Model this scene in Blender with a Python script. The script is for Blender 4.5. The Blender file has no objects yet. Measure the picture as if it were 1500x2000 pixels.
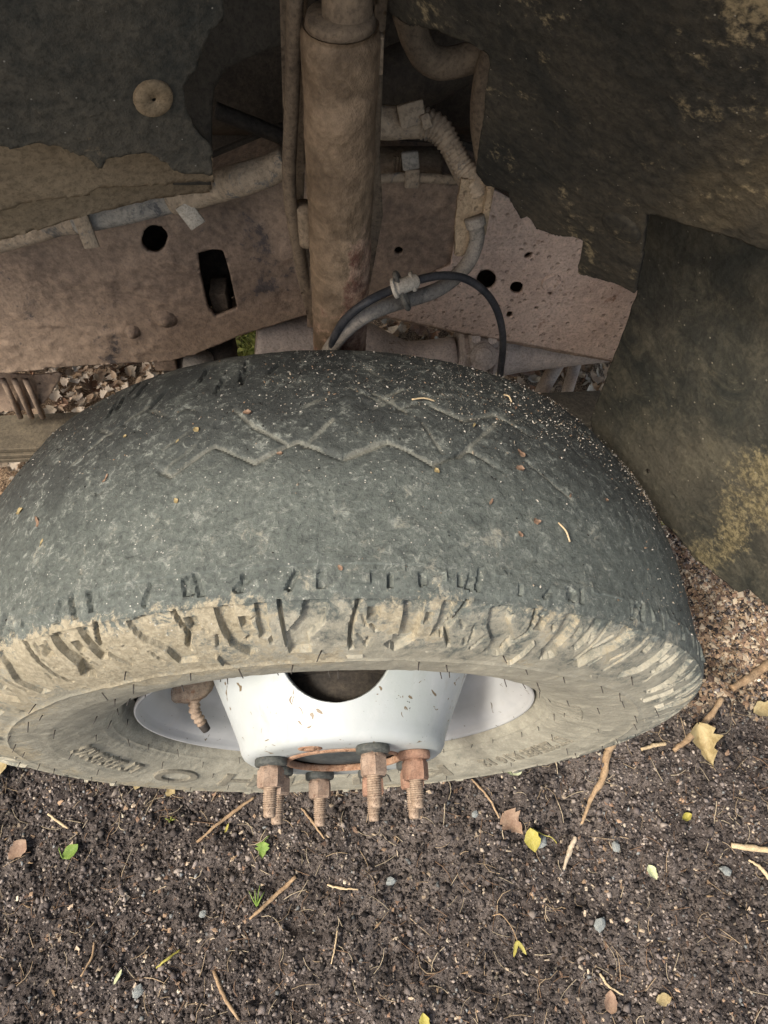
import bpy, math
import numpy as np
from mathutils import Vector

rng = np.random.default_rng(11)
SC = bpy.context.scene
COL = SC.collection

# ------------------------------------------------------------------ camera, sky, sun, exposure
ZC = 0.388                                     # height of the wheel axis
CAM = np.array([0.0238, -0.2074, ZC + 0.7925])
TH, YAW, ROLL = np.radians([60.376, 2.841, -1.754])
FPX = 1318.0
_fw = np.array([0, math.cos(TH), -math.sin(TH)]); _up = np.array([0, math.sin(TH), math.cos(TH)]); _rt = np.array([1., 0, 0])
CW = _fw * math.cos(YAW) + _rt * math.sin(YAW)
_r2 = _rt * math.cos(YAW) - _fw * math.sin(YAW)
CR = _r2 * math.cos(ROLL) + _up * math.sin(ROLL)
CU = _up * math.cos(ROLL) - _r2 * math.sin(ROLL)
cd = bpy.data.cameras.new('camera'); cam = bpy.data.objects.new('camera', cd); COL.objects.link(cam)
from mathutils import Matrix
cam.matrix_world = Matrix(((CR[0], CU[0], -CW[0], CAM[0]), (CR[1], CU[1], -CW[1], CAM[1]), (CR[2], CU[2], -CW[2], CAM[2]), (0, 0, 0, 1)))
cd.sensor_fit = 'VERTICAL'; cd.sensor_height = 36; cd.lens = FPX / 2000 * 36
cd.clip_start = 0.02; cd.clip_end = 300
SC.camera = cam

SUN_EL, SUN_AZ = math.radians(52), math.radians(236)      # azimuth clockwise from +Y
w = bpy.data.worlds.new('World'); SC.world = w; w.use_nodes = True
nt = w.node_tree; bg = nt.nodes['Background']
sky = nt.nodes.new('ShaderNodeTexSky'); sky.sky_type = 'NISHITA'; sky.sun_disc = False
sky.sun_elevation = SUN_EL; sky.sun_rotation = SUN_AZ; sky.air_density = 1.0; sky.dust_density = 4.0; sky.ozone_density = 0.6
tn = nt.nodes.new('ShaderNodeMix'); tn.data_type = 'RGBA'; tn.blend_type = 'MULTIPLY'; tn.inputs[0].default_value = 1; tn.inputs[7].default_value = (1.06, 1.0, .91, 1)
nt.links.new(sky.outputs[0], tn.inputs[6]); nt.links.new(tn.outputs[2], bg.inputs[0]); bg.inputs[1].default_value = 0.13
sl = bpy.data.lights.new('sun', 'SUN'); sl.energy = 2.15; sl.angle = math.radians(12); sl.color = (1, .95, .86)
so = bpy.data.objects.new('sun', sl); COL.objects.link(so)
sdir = Vector((math.sin(SUN_AZ) * math.cos(SUN_EL), math.cos(SUN_AZ) * math.cos(SUN_EL), math.sin(SUN_EL)))
so.rotation_euler = sdir.to_track_quat('Z', 'Y').to_euler()
so.location = (-2, -3, 4)
vs = SC.view_settings
vs.view_transform = 'Standard'; vs.look = 'None'; vs.gamma = 1; vs.use_curve_mapping = False
vs.exposure = 0.95

# ------------------------------------------------------------------ helpers
def ray(px, py): return CW + CR * (px - 750) / FPX - CU * (py - 1000) / FPX
def at(px, py, y=None, z=None, x=None):
    """the point of the vertical plane y / x or of the level z that the photograph shows at a pixel"""
    d = ray(px, py)
    t = (y - CAM[1]) / d[1] if y is not None else (z - CAM[2]) / d[2] if z is not None else (x - CAM[0]) / d[0]
    return CAM + t * d
def on_plane(px, py, O, n):
    d = ray(px, py); t = np.dot(O - CAM, n) / np.dot(d, n)
    return CAM + t * d
def pj(P):
    d = P - CAM; z = d @ CW
    return np.stack([750 + FPX * (d @ CR) / z, 1000 - FPX * (d @ CU) / z], -1), z

def _h(ix, iy, iz, seed):
    n = (ix * 374761393 + iy * 668265263 + iz * 1274126177 + seed * 974711) & 0x7fffffff
    n = ((n ^ (n >> 13)) * 1274126177) & 0x7fffffff
    return ((n ^ (n >> 16)) & 0xffff) / 32767.5 - 1
def vn(P, scale, seed=0):
    """value noise, -1..1, on an (n,3) array"""
    Q = np.asarray(P, float) * scale + 1000
    I = np.floor(Q).astype(np.int64); f = Q - I; f = f * f * (3 - 2 * f)
    r = 0
    for a in (0, 1):
        wx = f[..., 0] if a else 1 - f[..., 0]
        for b in (0, 1):
            wy = f[..., 1] if b else 1 - f[..., 1]
            for c in (0, 1):
                wz = f[..., 2] if c else 1 - f[..., 2]
                r = r + wx * wy * wz * _h(I[..., 0] + a, I[..., 1] + b, I[..., 2] + c, seed)
    return r
def fbm(P, scale, oct=3, seed=0):
    s, a, t = 0, 1, 0
    for k in range(oct):
        s = s + a * vn(P, scale * 2 ** k, seed + k); t += a; a *= .5
    return s / t
def sstep(x, a, b):
    t = np.clip((x - a) / (b - a), 0, 1); return t * t * (3 - 2 * t)

def mesh(name, V, F, smooth=True):
    me = bpy.data.meshes.new(name)
    me.from_pydata([tuple(v) for v in V] if not isinstance(V, np.ndarray) else V.tolist(), [], F if isinstance(F, list) else F.tolist())
    if smooth: me.polygons.foreach_set('use_smooth', [True] * len(me.polygons))
    me.update()
    return me
def link(name, me, mat=None, parent=None, loc=None, rot=None):
    o = bpy.data.objects.new(name, me); COL.objects.link(o)
    if mat is not None and me is not None and len(me.materials) == 0: me.materials.append(mat)
    if parent is not None: o.parent = parent
    if loc is not None: o.location = loc
    if rot is not None: o.rotation_euler = rot
    return o
def mk(name, V, F, mat, parent=None, smooth=True, label=None):
    o = link(name, mesh(name, V, F, smooth), mat, parent)
    if label: o['label'] = label
    return o
def empty(name, loc=(0, 0, 0), parent=None):
    o = bpy.data.objects.new(name, None); COL.objects.link(o); o.location = loc; o.empty_display_size = .05
    if parent is not None: o.parent = parent
    return o
def tag(o, label, cat, group=None, kind=None):
    o['label'] = label
    if cat: o['category'] = cat
    if group: o['group'] = group
    if kind: o['kind'] = kind
    return o
def vcol(me, C, name='col'):
    a = me.color_attributes.new(name, 'FLOAT_COLOR', 'POINT')
    C = np.asarray(C, np.float32)
    if C.shape[1] == 3: C = np.concatenate([C, np.ones((len(C), 1), np.float32)], 1)
    a.data.foreach_set('color', C.ravel())

def smooth_path(P, n=8):
    P = np.asarray(P, float); out = []
    Q = np.vstack([2 * P[0] - P[1], P, 2 * P[-1] - P[-2]])
    for i in range(1, len(Q) - 2):
        for k in range(n):
            t = k / n; a, b, c, d = Q[i - 1:i + 3]
            out.append(.5 * (2 * b + (c - a) * t + (2 * a - 5 * b + 4 * c - d) * t * t + (3 * b - a - 3 * c + d) * t ** 3))
    out.append(P[-1]); return np.array(out)
def tube(path, r, seg=14, caps=True, flat=None):
    """V, F of a tube; r is a number or one radius per point"""
    P = np.asarray(path, float); n = len(P); r = np.broadcast_to(r, n)
    T = np.gradient(P, axis=0); T /= np.linalg.norm(T, axis=1)[:, None] + 1e-12
    ref = np.array([0, 0, 1.]) if abs(T[0][2]) < .9 else np.array([0, 1., 0])
    N = []; u = np.cross(T[0], ref); u /= np.linalg.norm(u)
    for i in range(n):
        u = u - T[i] * np.dot(u, T[i]); u /= np.linalg.norm(u); N.append(u)
    N = np.array(N); B = np.cross(T, N)
    a = np.linspace(0, 2 * np.pi, seg, endpoint=False)
    V = (P[:, None] + r[:, None, None] * (np.cos(a)[None, :, None] * N[:, None] + np.sin(a)[None, :, None] * B[:, None])).reshape(-1, 3)
    F = [(i * seg + j, i * seg + (j + 1) % seg, (i + 1) * seg + (j + 1) % seg, (i + 1) * seg + j) for i in range(n - 1) for j in range(seg)]
    if caps:
        F.append(tuple(range(seg))[::-1]); F.append(tuple((n - 1) * seg + j for j in range(seg)))
    return V, F
def join(parts):
    V, F, o = [], [], 0
    for v, f in parts:
        v = np.asarray(v); V.append(v); F += [tuple(i + o for i in q) for q in f]; o += len(v)
    return np.vstack(V), F
def lathe(prof, seg=64, axis='y', close=False):
    """prof: (radius, height) pairs turned about an axis"""
    n = len(prof); a = np.linspace(0, 2 * np.pi, seg, endpoint=False)
    V = []
    for r, h in prof:
        for t in a:
            c, s = r * math.sin(t), r * math.cos(t)
            V.append((c, h, s) if axis == 'y' else (c, s, h) if axis == 'z' else (h, c, s))
    F = [(i * seg + j, i * seg + (j + 1) % seg, (i + 1) * seg + (j + 1) % seg, (i + 1) * seg + j) for i in range(n - 1 + (1 if close else 0)) for j in range(seg)]
    F = [tuple(k % (n * seg) for k in q) for q in F]
    return np.array(V), F
def box(c, s, R=None, bev=.12):
    """a box with chamfered corners"""
    s = np.asarray(s, float) / 2; b = bev * min(s) * 1.0
    pts = []
    for sx in (-1, 1):
        for sy in (-1, 1):
            for sz in (-1, 1):
                for k in range(3):
                    p = np.array([sx, sy, sz]) * s; m = np.array([sx, sy, sz]) * b; m[k] = 0; pts.append(p - m)
    import bmesh
    bm = bmesh.new(); vs_ = [bm.verts.new(p) for p in pts]
    bmesh.ops.convex_hull(bm, input=vs_); bm.verts.ensure_lookup_table(); bm.verts.index_update()
    V = np.array([v.co[:] for v in bm.verts]); F = [tuple(v.index for v in f.verts) for f in bm.faces]; bm.free()
    if R is not None: V = V @ np.asarray(R).T
    return V + np.asarray(c), F
def frame_from(z, x=(1, 0, 0)):
    z = np.asarray(z, float); z /= np.linalg.norm(z); x = np.asarray(x, float); x = x - z * np.dot(x, z); x /= np.linalg.norm(x)
    return np.stack([x, np.cross(z, x), z], 1)

def segdist(U, A, B):
    AB = B - A; t = np.clip(((U - A) @ AB) / (AB @ AB + 1e-15), 0, 1)
    Q = A + t[:, None] * AB
    return np.hypot(*(U - Q).T), Q
def jag(poly, amp, step, seed=0):
    r = np.random.default_rng(seed); out = []
    P = np.asarray(poly, float)
    for a, b in zip(P, np.roll(P, -1, 0)):
        n = max(1, int(np.hypot(*(b - a)) / step))
        for k in range(n):
            out.append(a + (b - a) * k / n + (r.normal(0, amp, 2) if k else r.normal(0, amp * .3, 2)))
    return np.array(out)
def ell(cx, cy, rx, ry, rot=0, n=20):
    a = np.linspace(0, 2 * np.pi, n, endpoint=False); x, y = rx * np.cos(a), ry * np.sin(a); c, s = math.cos(rot), math.sin(rot)
    return np.stack([cx + c * x - s * y, cy + s * x + c * y], 1)
def slot(cx, cy, w_, h_, r, rot=0):
    """rounded rectangle"""
    pts = []
    for sx, sy, a0 in ((1, 1, 0), (-1, 1, 90), (-1, -1, 180), (1, -1, 270)):
        for k in range(5):
            a = math.radians(a0 + 22.5 * k); pts.append((sx * (w_ - r) + r * math.cos(a), sy * (h_ - r) + r * math.sin(a)))
    c, s = math.cos(rot), math.sin(rot)
    return np.array([(cx + c * x - s * y, cy + s * x + c * y) for x, y in pts])
def sheet(name, poly, holes, O, n, res, thick, mat, parent, disp=None, label=None):
    """a real plate: outline and holes given where the photograph shows them, laid on the plane (O, n)"""
    O = np.asarray(O, float); n = np.asarray(n, float); n = n / np.linalg.norm(n)
    if np.dot(CAM - O, n) < 0: n = -n
    M = frame_from(n); e1, e2 = M[:, 0], M[:, 1]
    loops = []
    for L in [poly] + list(holes):
        P = np.array([on_plane(px, py, O, n) for px, py in L]); loops.append(np.stack([(P - O) @ e1, (P - O) @ e2], 1))
    lo, hi = loops[0].min(0) - res, loops[0].max(0) + res
    nx, ny = [int(math.ceil(v)) + 1 for v in (hi - lo) / res]
    gx, gy = np.meshgrid(np.arange(nx), np.arange(ny), indexing='ij')
    U = np.stack([lo[0] + gx.ravel() * res, lo[1] + gy.ravel() * res], 1)
    inside = np.zeros(len(U), bool); best = np.full(len(U), 1e9); near = U.copy()
    for L in loops:
        for A, B in zip(L, np.roll(L, -1, 0)):
            d, Q = segdist(U, A, B); m = d < best; best[m] = d[m]; near[m] = Q[m]
            if A[1] != B[1]:
                cr = ((A[1] > U[:, 1]) != (B[1] > U[:, 1])) & (U[:, 0] < (B[0] - A[0]) * (U[:, 1] - A[1]) / (B[1] - A[1]) + A[0])
                inside ^= cr
    idx = np.arange(nx * ny).reshape(nx, ny)
    q = np.stack([idx[:-1, :-1], idx[1:, :-1], idx[1:, 1:], idx[:-1, 1:]], -1).reshape(-1, 4)
    keep = inside[q].sum(1) >= 2
    q = q[keep]
    snap = (~inside) | (inside & (best < res * .35))
    U[snap] = near[snap]
    used = np.unique(q); re = np.full(nx * ny, -1); re[used] = np.arange(len(used)); q = re[q]; U = U[used]
    P = O + U[:, :1] * e1 + U[:, 1:] * e2
    if disp is not None: P = P + disp(P, U)[:, None] * n
    k = len(P); Pb = P - n * thick
    # boundary edges
    from collections import Counter
    ed = Counter(); di = {}
    for f in q.tolist():
        for a, b in zip(f, f[1:] + f[:1]):
            key = (a, b) if a < b else (b, a); ed[key] += 1; di[key] = (a, b)
    walls = [(b, a, a + k, b + k) for (a, b) in (di[e] for e, c in ed.items() if c == 1)]
    F = [tuple(f) for f in q.tolist()] + [tuple(i + k for i in f[::-1]) for f in q.tolist()] + walls
    o = mk(name, np.vstack([P, Pb]), F, mat, parent, True, label)
    return o

# ------------------------------------------------------------------ materials
class NT:
    def __init__(s, name):
        s.m = bpy.data.materials.new(name); s.m.use_nodes = True; s.t = s.m.node_tree; s.b = s.t.nodes['Principled BSDF']
        s.tc = s.t.nodes.new('ShaderNodeTexCoord'); s.co = s.tc.outputs['Object']
    def put(s, sock, v):
        if hasattr(v, 'links'): s.t.links.new(v, sock)
        elif isinstance(v, (tuple, list)): sock.default_value = tuple(v) + ((1,) if len(v) == 3 and len(sock.default_value) == 4 else ())
        else: sock.default_value = v
    def noise(s, scale, detail=4, rough=.6, dist=0, stretch=None):
        n = s.t.nodes.new('ShaderNodeTexNoise'); n.inputs['Scale'].default_value = scale; n.inputs['Detail'].default_value = detail
        n.inputs['Roughness'].default_value = rough; n.inputs['Distortion'].default_value = dist
        if stretch:
            mp = s.t.nodes.new('ShaderNodeMapping'); mp.inputs['Scale'].default_value = stretch[:3]
            if len(stretch) > 3: mp.inputs['Rotation'].default_value = stretch[3:]
            s.t.links.new(s.co, mp.inputs[0]); s.t.links.new(mp.outputs[0], n.inputs['Vector'])
        else: s.t.links.new(s.co, n.inputs['Vector'])
        return n.outputs['Fac']
    def voro(s, scale, feat='F1'):
        n = s.t.nodes.new('ShaderNodeTexVoronoi'); n.feature = feat; n.inputs['Scale'].default_value = scale
        s.t.links.new(s.co, n.inputs['Vector']); return n.outputs['Distance']
    def rng(s, v, a, b, c=0., d=1.):
        n = s.t.nodes.new('ShaderNodeMapRange'); n.interpolation_type = 'SMOOTHSTEP'
        for i, x in enumerate((v, a, b, c, d)): s.put(n.inputs[i], x)
        return n.outputs[0]
    def mix(s, f, a, b, mode='MIX'):
        n = s.t.nodes.new('ShaderNodeMix'); n.data_type = 'RGBA'; n.blend_type = mode
        s.put(n.inputs[0], f); s.put(n.inputs[6], a); s.put(n.inputs[7], b); return n.outputs[2]
    def math(s, op, a, b=0.):
        n = s.t.nodes.new('ShaderNodeMath'); n.operation = op; s.put(n.inputs[0], a); s.put(n.inputs[1], b); return n.outputs[0]
    def attr(s, name, ch=None):
        n = s.t.nodes.new('ShaderNodeAttribute'); n.attribute_name = name
        if ch is None: return n.outputs['Color']
        p = s.t.nodes.new('ShaderNodeSeparateColor'); s.t.links.new(n.outputs['Color'], p.inputs[0]); return p.outputs[ch]
    def bump(s, h, dist=.002, strength=1., prev=None):
        n = s.t.nodes.new('ShaderNodeBump'); n.inputs['Distance'].default_value = dist; n.inputs['Strength'].default_value = strength
        s.put(n.inputs['Height'], h)
        if prev is not None: s.t.links.new(prev, n.inputs['Normal'])
        return n.outputs[0]
    def done(s, col, rough=.8, normal=None, metal=0., spec=None):
        s.put(s.b.inputs['Base Color'], col); s.put(s.b.inputs['Roughness'], rough); s.put(s.b.inputs['Metallic'], metal)
        if normal is not None: s.t.links.new(normal, s.b.inputs['Normal'])
        if spec is not None: s.put(s.b.inputs['Specular IOR Level'], spec)
        return s.m

def dirty(name, base, dirt, amount=.5, scale=9, third=None, third_at=.62, rough=.85, bump=.0015, fine=160, speck=None, streak=None, spec=.3, pits=False, grain=.76):
    n = NT(name)
    a = n.noise(scale, 7, .65, .4); f = n.noise(fine, 5, .7)
    m = n.rng(n.math('ADD', a, n.math('MULTIPLY', n.math('SUBTRACT', f, .5), .35)), .5 - .28 + (.5 - amount) * .6, .5 + .2 + (.5 - amount) * .6)
    c = n.mix(m, base, dirt)
    if third is not None:
        t = n.noise(scale * 2.3, 6, .7, .8)
        c = n.mix(n.rng(n.math('ADD', t, n.math('MULTIPLY', n.math('SUBTRACT', f, .5), .5)), third_at - .06, third_at + .08), c, third)
    if streak is not None:
        t = n.noise(7, 6, .65, .5, streak[1]); c = n.mix(n.rng(t, .52, .72, 0, streak[2]), c, streak[0])
    c = n.mix(n.rng(f, .3, .75), c, n.mix(1., c, (1.35, 1.33, 1.3), 'MULTIPLY'))
    c = n.mix(n.rng(n.noise(fine * 2.2, 2), .36, .5), n.mix(1., c, (grain,) * 3, 'MULTIPLY'), c)
    if speck is not None:
        v = n.voro(speck[1]); c = n.mix(n.rng(v, speck[2], speck[2] * .5), c, speck[0])
    h = n.math('ADD', n.math('MULTIPLY', f, .6), n.math('MULTIPLY', a, .8))
    nb = n.bump(h, bump)
    if pits:
        nb = n.bump(n.rng(n.voro(95), .0, .28), bump * 1.2, .8, nb)
    return n.done(c, rough, nb, 0, spec)

M = {}
# frame: brown road dust on rusting black steel, with caked ripples
M['frame'] = dirty('dusty frame steel', (.085, .064, .052), (.31, .23, .168), .58, 3.6, (.07, .06, .058), .64, .8, .003, 110, spec=.3, grain=.85)
M['frame_rust'] = dirty('pink rusted plate', (.42, .31, .245), (.56, .435, .35), .5, 9, (.22, .135, .095), .66, .85, .003, 150, ((.15, .08, .05), 60, .08), spec=.25, pits=True)
M['shock'] = dirty('dusty shock tube', (.18, .138, .095), (.27, .21, .145), .5, 11, (.1, .062, .05), .66, .75, .002, 150)
M['shock_rust'] = dirty('flaking rust', (.15, .08, .055), (.33, .235, .165), .5, 38, (.065, .035, .028), .6, .9, .004, 170, pits=True)
M['dark'] = dirty('oily dark steel', (.022, .02, .018), (.07, .058, .045), .4, 9, rough=.8)
M['dark_dust'] = dirty('dim dusty metal', (.09, .068, .048), (.19, .145, .1), .5, 13, rough=.9)
M['loom'] = dirty('mud coated loom', (.23, .182, .13), (.36, .29, .21), .5, 16, (.13, .125, .115), .6, .95, .003, 120)
M['loom_grey'] = dirty('scraped grey loom', (.2, .195, .18), (.34, .31, .26), .45, 20, (.1, .1, .1), .58, .9, .002, 140)
M['bracket'] = dirty('rusty dusty bracket', (.2, .145, .09), (.36, .28, .185), .5, 30, (.1, .055, .035), .62, .9, .002, 200, pits=True)
M['hose'] = dirty('dusty rubber hose', (.15, .135, .115), (.25, .225, .19), .5, 30, (.1, .095, .085), .62, .8, .0006, 260)
M['wire'] = dirty('black cable', (.018, .02, .024), (.05, .05, .053), .45, 40, rough=.5, bump=.0003, fine=300)
M['clip'] = dirty('pale plastic clip', (.3, .27, .22), (.45, .41, .34), .5, 35, rough=.7, bump=.0005, fine=300)
M['shaft'] = dirty('dusty grey shaft', (.34, .3, .27), (.48, .42, .375), .5, 14, (.12, .08, .06), .68, .8, .001, 170)
M['spring'] = dirty('olive dusted spring steel', (.075, .063, .046), (.14, .115, .08), .5, 10, rough=.85)
M['liner'] = dirty('black felt liner with mud', (.019, .02, .018), (.07, .06, .044), .42, 6, (.22, .18, .11), .63, .95, .002, 150, ((.3, .27, .22), 120, .07), ((.16, .125, .07), (.5, .5, .2, .0, .4, .0), .75), spec=.25)
M['liner_dry'] = dirty('dust stained liner', (.04, .042, .037), (.105, .092, .07), .5, 8, (.19, .15, .1), .68, .95, .002, 150, ((.33, .3, .25), 110, .08), spec=.25)
M['liner_brown'] = dirty('tan dust coated liner', (.18, .135, .086), (.26, .2, .13), .5, 8, rough=.95, bump=.001, spec=.2)
M['plug'] = dirty('clay coloured plug', (.2, .145, .085), (.25, .19, .12), .5, 40, rough=.95, bump=.0006, fine=300)
M['body'] = dirty('dull body paint', (.4, .41, .41), (.5, .48, .45), .4, 3, rough=.5, bump=.0005)

def tyre_material():
    n = NT('worn dusty rubber')
    mud, side, grv = n.attr('mask', 0), n.attr('mask', 1), n.attr('mask', 2)
    big, mid, fin = n.noise(6, 4, .55), n.noise(34, 7, .72, .2), n.noise(260, 5, .75)
    c = n.mix(n.rng(n.math('ADD', side, n.math('MULTIPLY', n.math('SUBTRACT', mid, .5), .12)), .0, .2), n.mix(n.rng(big, .3, .72), (.034, .038, .038), (.06, .067, .065)), n.mix(n.rng(big, .3, .72), (.092, .107, .1), (.135, .154, .143)))  # tread base painted darker inboard, as shade and thinner dust there
    c = n.mix(n.rng(mid, .45, .8, 0, .55), c, (.17, .187, .172))
    frk = n.noise(150, 7, .8, .6)
    c = n.mix(n.rng(n.math('ADD', frk, n.math('MULTIPLY', n.math('SUBTRACT', mid, .5), .25)), .53, .64, 0, .75), c, (.29, .31, .285))
    c = n.mix(n.rng(frk, .46, .36, 0, .6), c, (.03, .036, .035))
    c = n.mix(n.rng(fin, .3, .7, .0, .55), n.mix(1., c, (.62, .62, .62), 'MULTIPLY'), n.mix(1., c, (1.6, 1.58, 1.5), 'MULTIPLY'))
    md2 = n.noise(85, 6, .75, 1.2); j = n.math('ADD', n.math('MULTIPLY', n.math('SUBTRACT', mid, .5), 1.3), n.math('ADD', n.math('MULTIPLY', n.math('SUBTRACT', md2, .5), 1.5), n.math('MULTIPLY', n.math('SUBTRACT', fin, .5), .6)))
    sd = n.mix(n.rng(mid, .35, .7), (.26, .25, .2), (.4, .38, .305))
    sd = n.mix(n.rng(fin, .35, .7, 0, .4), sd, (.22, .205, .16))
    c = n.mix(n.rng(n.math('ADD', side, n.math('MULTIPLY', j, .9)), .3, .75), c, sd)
    md = n.mix(n.rng(fin, .35, .68), (.24, .21, .145), (.4, .358, .262))
    c = n.mix(n.rng(n.math('ADD', mud, j), .4, .68), c, md)
    c = n.mix(n.rng(n.math('ADD', grv, n.math('MULTIPLY', j, .7)), .3, .9, 0, .6), c, (.22, .22, .185))
    v = n.voro(190); k = n.noise(15, 3)
    c = n.mix(n.math('MULTIPLY', n.rng(v, .13, .06), n.rng(k, .45, .6)), c, (.5, .49, .44))
    nb = n.bump(n.math('ADD', n.math('ADD', fin, frk), n.math('MULTIPLY', mid, .3)), .0011, 1.)
    return n.done(c, n.rng(fin, .3, .7, .62, .9), nb, 0, .45)
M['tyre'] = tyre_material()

def white_paint():
    n = NT('chalky white wheel paint')
    a, f = n.noise(5, 5, .6, .3), n.noise(120, 5, .7)
    st = n.noise(9, 5, .6, .2, (6, .6, 6))
    c = n.mix(n.rng(a, .35, .7), (.43, .46, .465), (.36, .395, .37))
    c = n.mix(n.rng(st, .5, .75, 0, .35), c, (.52, .535, .53))
    v = n.noise(62, 2, .5, 1.5)
    c = n.mix(n.rng(v, .67, .70), c, (.16, .12, .07)); c = n.mix(n.rng(n.noise(26, 6, .75, .4, (1, .35, 1)), .56, .74, 0, .45), c, (.3, .28, .22))
    c = n.mix(n.math('MULTIPLY', n.rng(n.noise(240, 2), .71, .74), n.rng(a, .4, .6)), c, (.06, .06, .05))
    c = n.mix(n.rng(n.noise(18, 7, .7), .62, .8, 0, .5), c, (.5, .46, .37))
    return n.done(c, n.rng(f, .3, .7, .36, .55), n.bump(n.math('ADD', f, n.math('MULTIPLY', st, .6)), .0004, .7), 0, .5)
M['white'] = white_paint()
def barrel_paint():
    n = NT('grey white barrel paint'); a, f = n.noise(6, 5, .6), n.noise(150, 4)
    c = n.mix(n.rng(a, .35, .65), (.33, .34, .345), (.45, .455, .45)); c = n.mix(n.rng(n.noise(20, 6, .7), .6, .8, 0, .6), c, (.36, .33, .27))
    c = n.mix(n.rng(n.noise(90, 2, .5, 1.5), .69, .72), c, (.12, .1, .07))
    return n.done(c, .42, n.bump(f, .0003, .6), 0, .5)
M['barrel'] = barrel_paint()
M['nut'] = dirty('rusted lug nut', (.17, .115, .082), (.29, .22, .17), .5, 45, (.1, .055, .038), .63, .85, .0007, 300, pits=True)
M['nut_orange'] = dirty('orange rusted lug nut', (.18, .1, .068), (.28, .175, .125), .5, 45, (.13, .06, .035), .65, .85, .0007, 300, pits=True)
M['washer'] = dirty('blackened washer', (.035, .04, .04), (.09, .095, .085), .45, 60, (.14, .07, .045), .68, .6, .0005, 300)
M['stud'] = dirty('rusted stud', (.19, .135, .095), (.31, .24, .18), .5, 60, (.09, .055, .04), .62, .7, .0005, 320)
M['rust_ring'] = dirty('rust ring', (.2, .1, .055), (.33, .22, .15), .5, 60, (.12, .05, .03), .6, .95, .0012, 260, pits=True)
M['hubcap'] = dirty('dark hub face', (.035, .042, .045), (.075, .085, .085), .5, 30, (.16, .08, .05), .68, .6, .0006, 200)
M['hair'] = NT('rubber hair').done((.035, .03, .026), .7)

def attr_mat(name, rough=.9, bump=.0006, fine=300, spec=.2, var=.5):
    n = NT(name); f = n.noise(fine, 4, .7)
    c = n.mix(n.rng(f, .3, .7, 0, var), n.attr('col'), n.mix(1., n.attr('col'), (.55, .52, .48), 'MULTIPLY'))
    return n.done(c, rough, n.bump(f, bump), 0, spec)
M['soil_bits'] = attr_mat('soil bits')
M['litter'] = attr_mat('dry litter', .8, .0005, 200)
def soil_mat():
    n = NT('dark crumbly soil')
    a, b, f = n.noise(3.5, 6, .65, .3), n.noise(40, 6, .7), n.noise(330, 5, .75)
    tan = n.attr('col', 0)
    c = n.mix(n.rng(b, .35, .7), (.045, .038, .036), (.15, .13, .12))
    c = n.mix(n.rng(a, .42, .68, 0, .55), c, (.19, .166, .152))
    c = n.mix(n.rng(n.math('ADD', tan, n.math('MULTIPLY', n.math('SUBTRACT', b, .5), .9)), .35, .8), c, n.mix(n.rng(f, .35, .65), (.14, .095, .062), (.4, .3, .2)))
    c = n.mix(n.rng(f, .35, .65), n.mix(1., c, (.5, .48, .46), 'MULTIPLY'), n.mix(1., c, (1.5, 1.48, 1.45), 'MULTIPLY'))
    c = n.mix(n.math('MULTIPLY', n.rng(n.noise(140, 3, .6, 1.), .66, .72), .8), c, (.3, .25, .2))
    nb = n.bump(n.math('ADD', f, n.math('MULTIPLY', b, 1.2)), .004, 1.)
    return n.done(c, .95, nb, 0, .15)
M['soil'] = soil_mat()
def leafm(name, a, b, spots=(.2, .1, .04), rough=.6):
    n = NT(name); x = n.noise(60, 5, .7, .5); f = n.noise(400, 3)
    c = n.mix(n.rng(x, .35, .65), a, b); c = n.mix(n.rng(n.noise(150, 4), .66, .72, 0, .7), c, spots)
    n.b.inputs['Subsurface Weight'].default_value = 0
    return n.done(c, rough, n.bump(n.math('ADD', f, x), .0006), 0, .3)
M['leaf_green'] = leafm('fresh green leaf', (.12, .2, .035), (.19, .27, .06), (.24, .25, .05))
M['leaf_yellow'] = leafm('yellow leaf', (.3, .265, .05), (.37, .335, .1), (.32, .15, .05))
M['leaf_pale'] = leafm('pale green leaf', (.38, .42, .22), (.48, .5, .33))
M['leaf_tan'] = leafm('dry tan leaf', (.26, .2, .095), (.4, .33, .18), (.2, .13, .05))
M['leaf_brown'] = leafm('dry brown leaf', (.2, .125, .085), (.3, .21, .145), (.12, .07, .04))
M['wood'] = dirty('weathered stick', (.2, .13, .075), (.36, .26, .16), .5, 25, (.09, .06, .04), .64, .9, .001, 240)
M['wood_pale'] = dirty('pale stripped stick', (.38, .29, .17), (.5, .4, .26), .5, 30, rough=.85, bump=.0006, fine=260)
M['stone'] = dirty('grey stone', (.17, .19, .19), (.27, .29, .28), .5, 40, (.1, .09, .08), .65, .85, .0008, 260)
M['chip'] = dirty('pale wood chip', (.36, .29, .2), (.5, .42, .32), .5, 60, (.2, .14, .09), .66, .85, .0006, 300)
M['moss'] = leafm('grass and moss', (.12, .16, .03), (.28, .28, .07))

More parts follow.
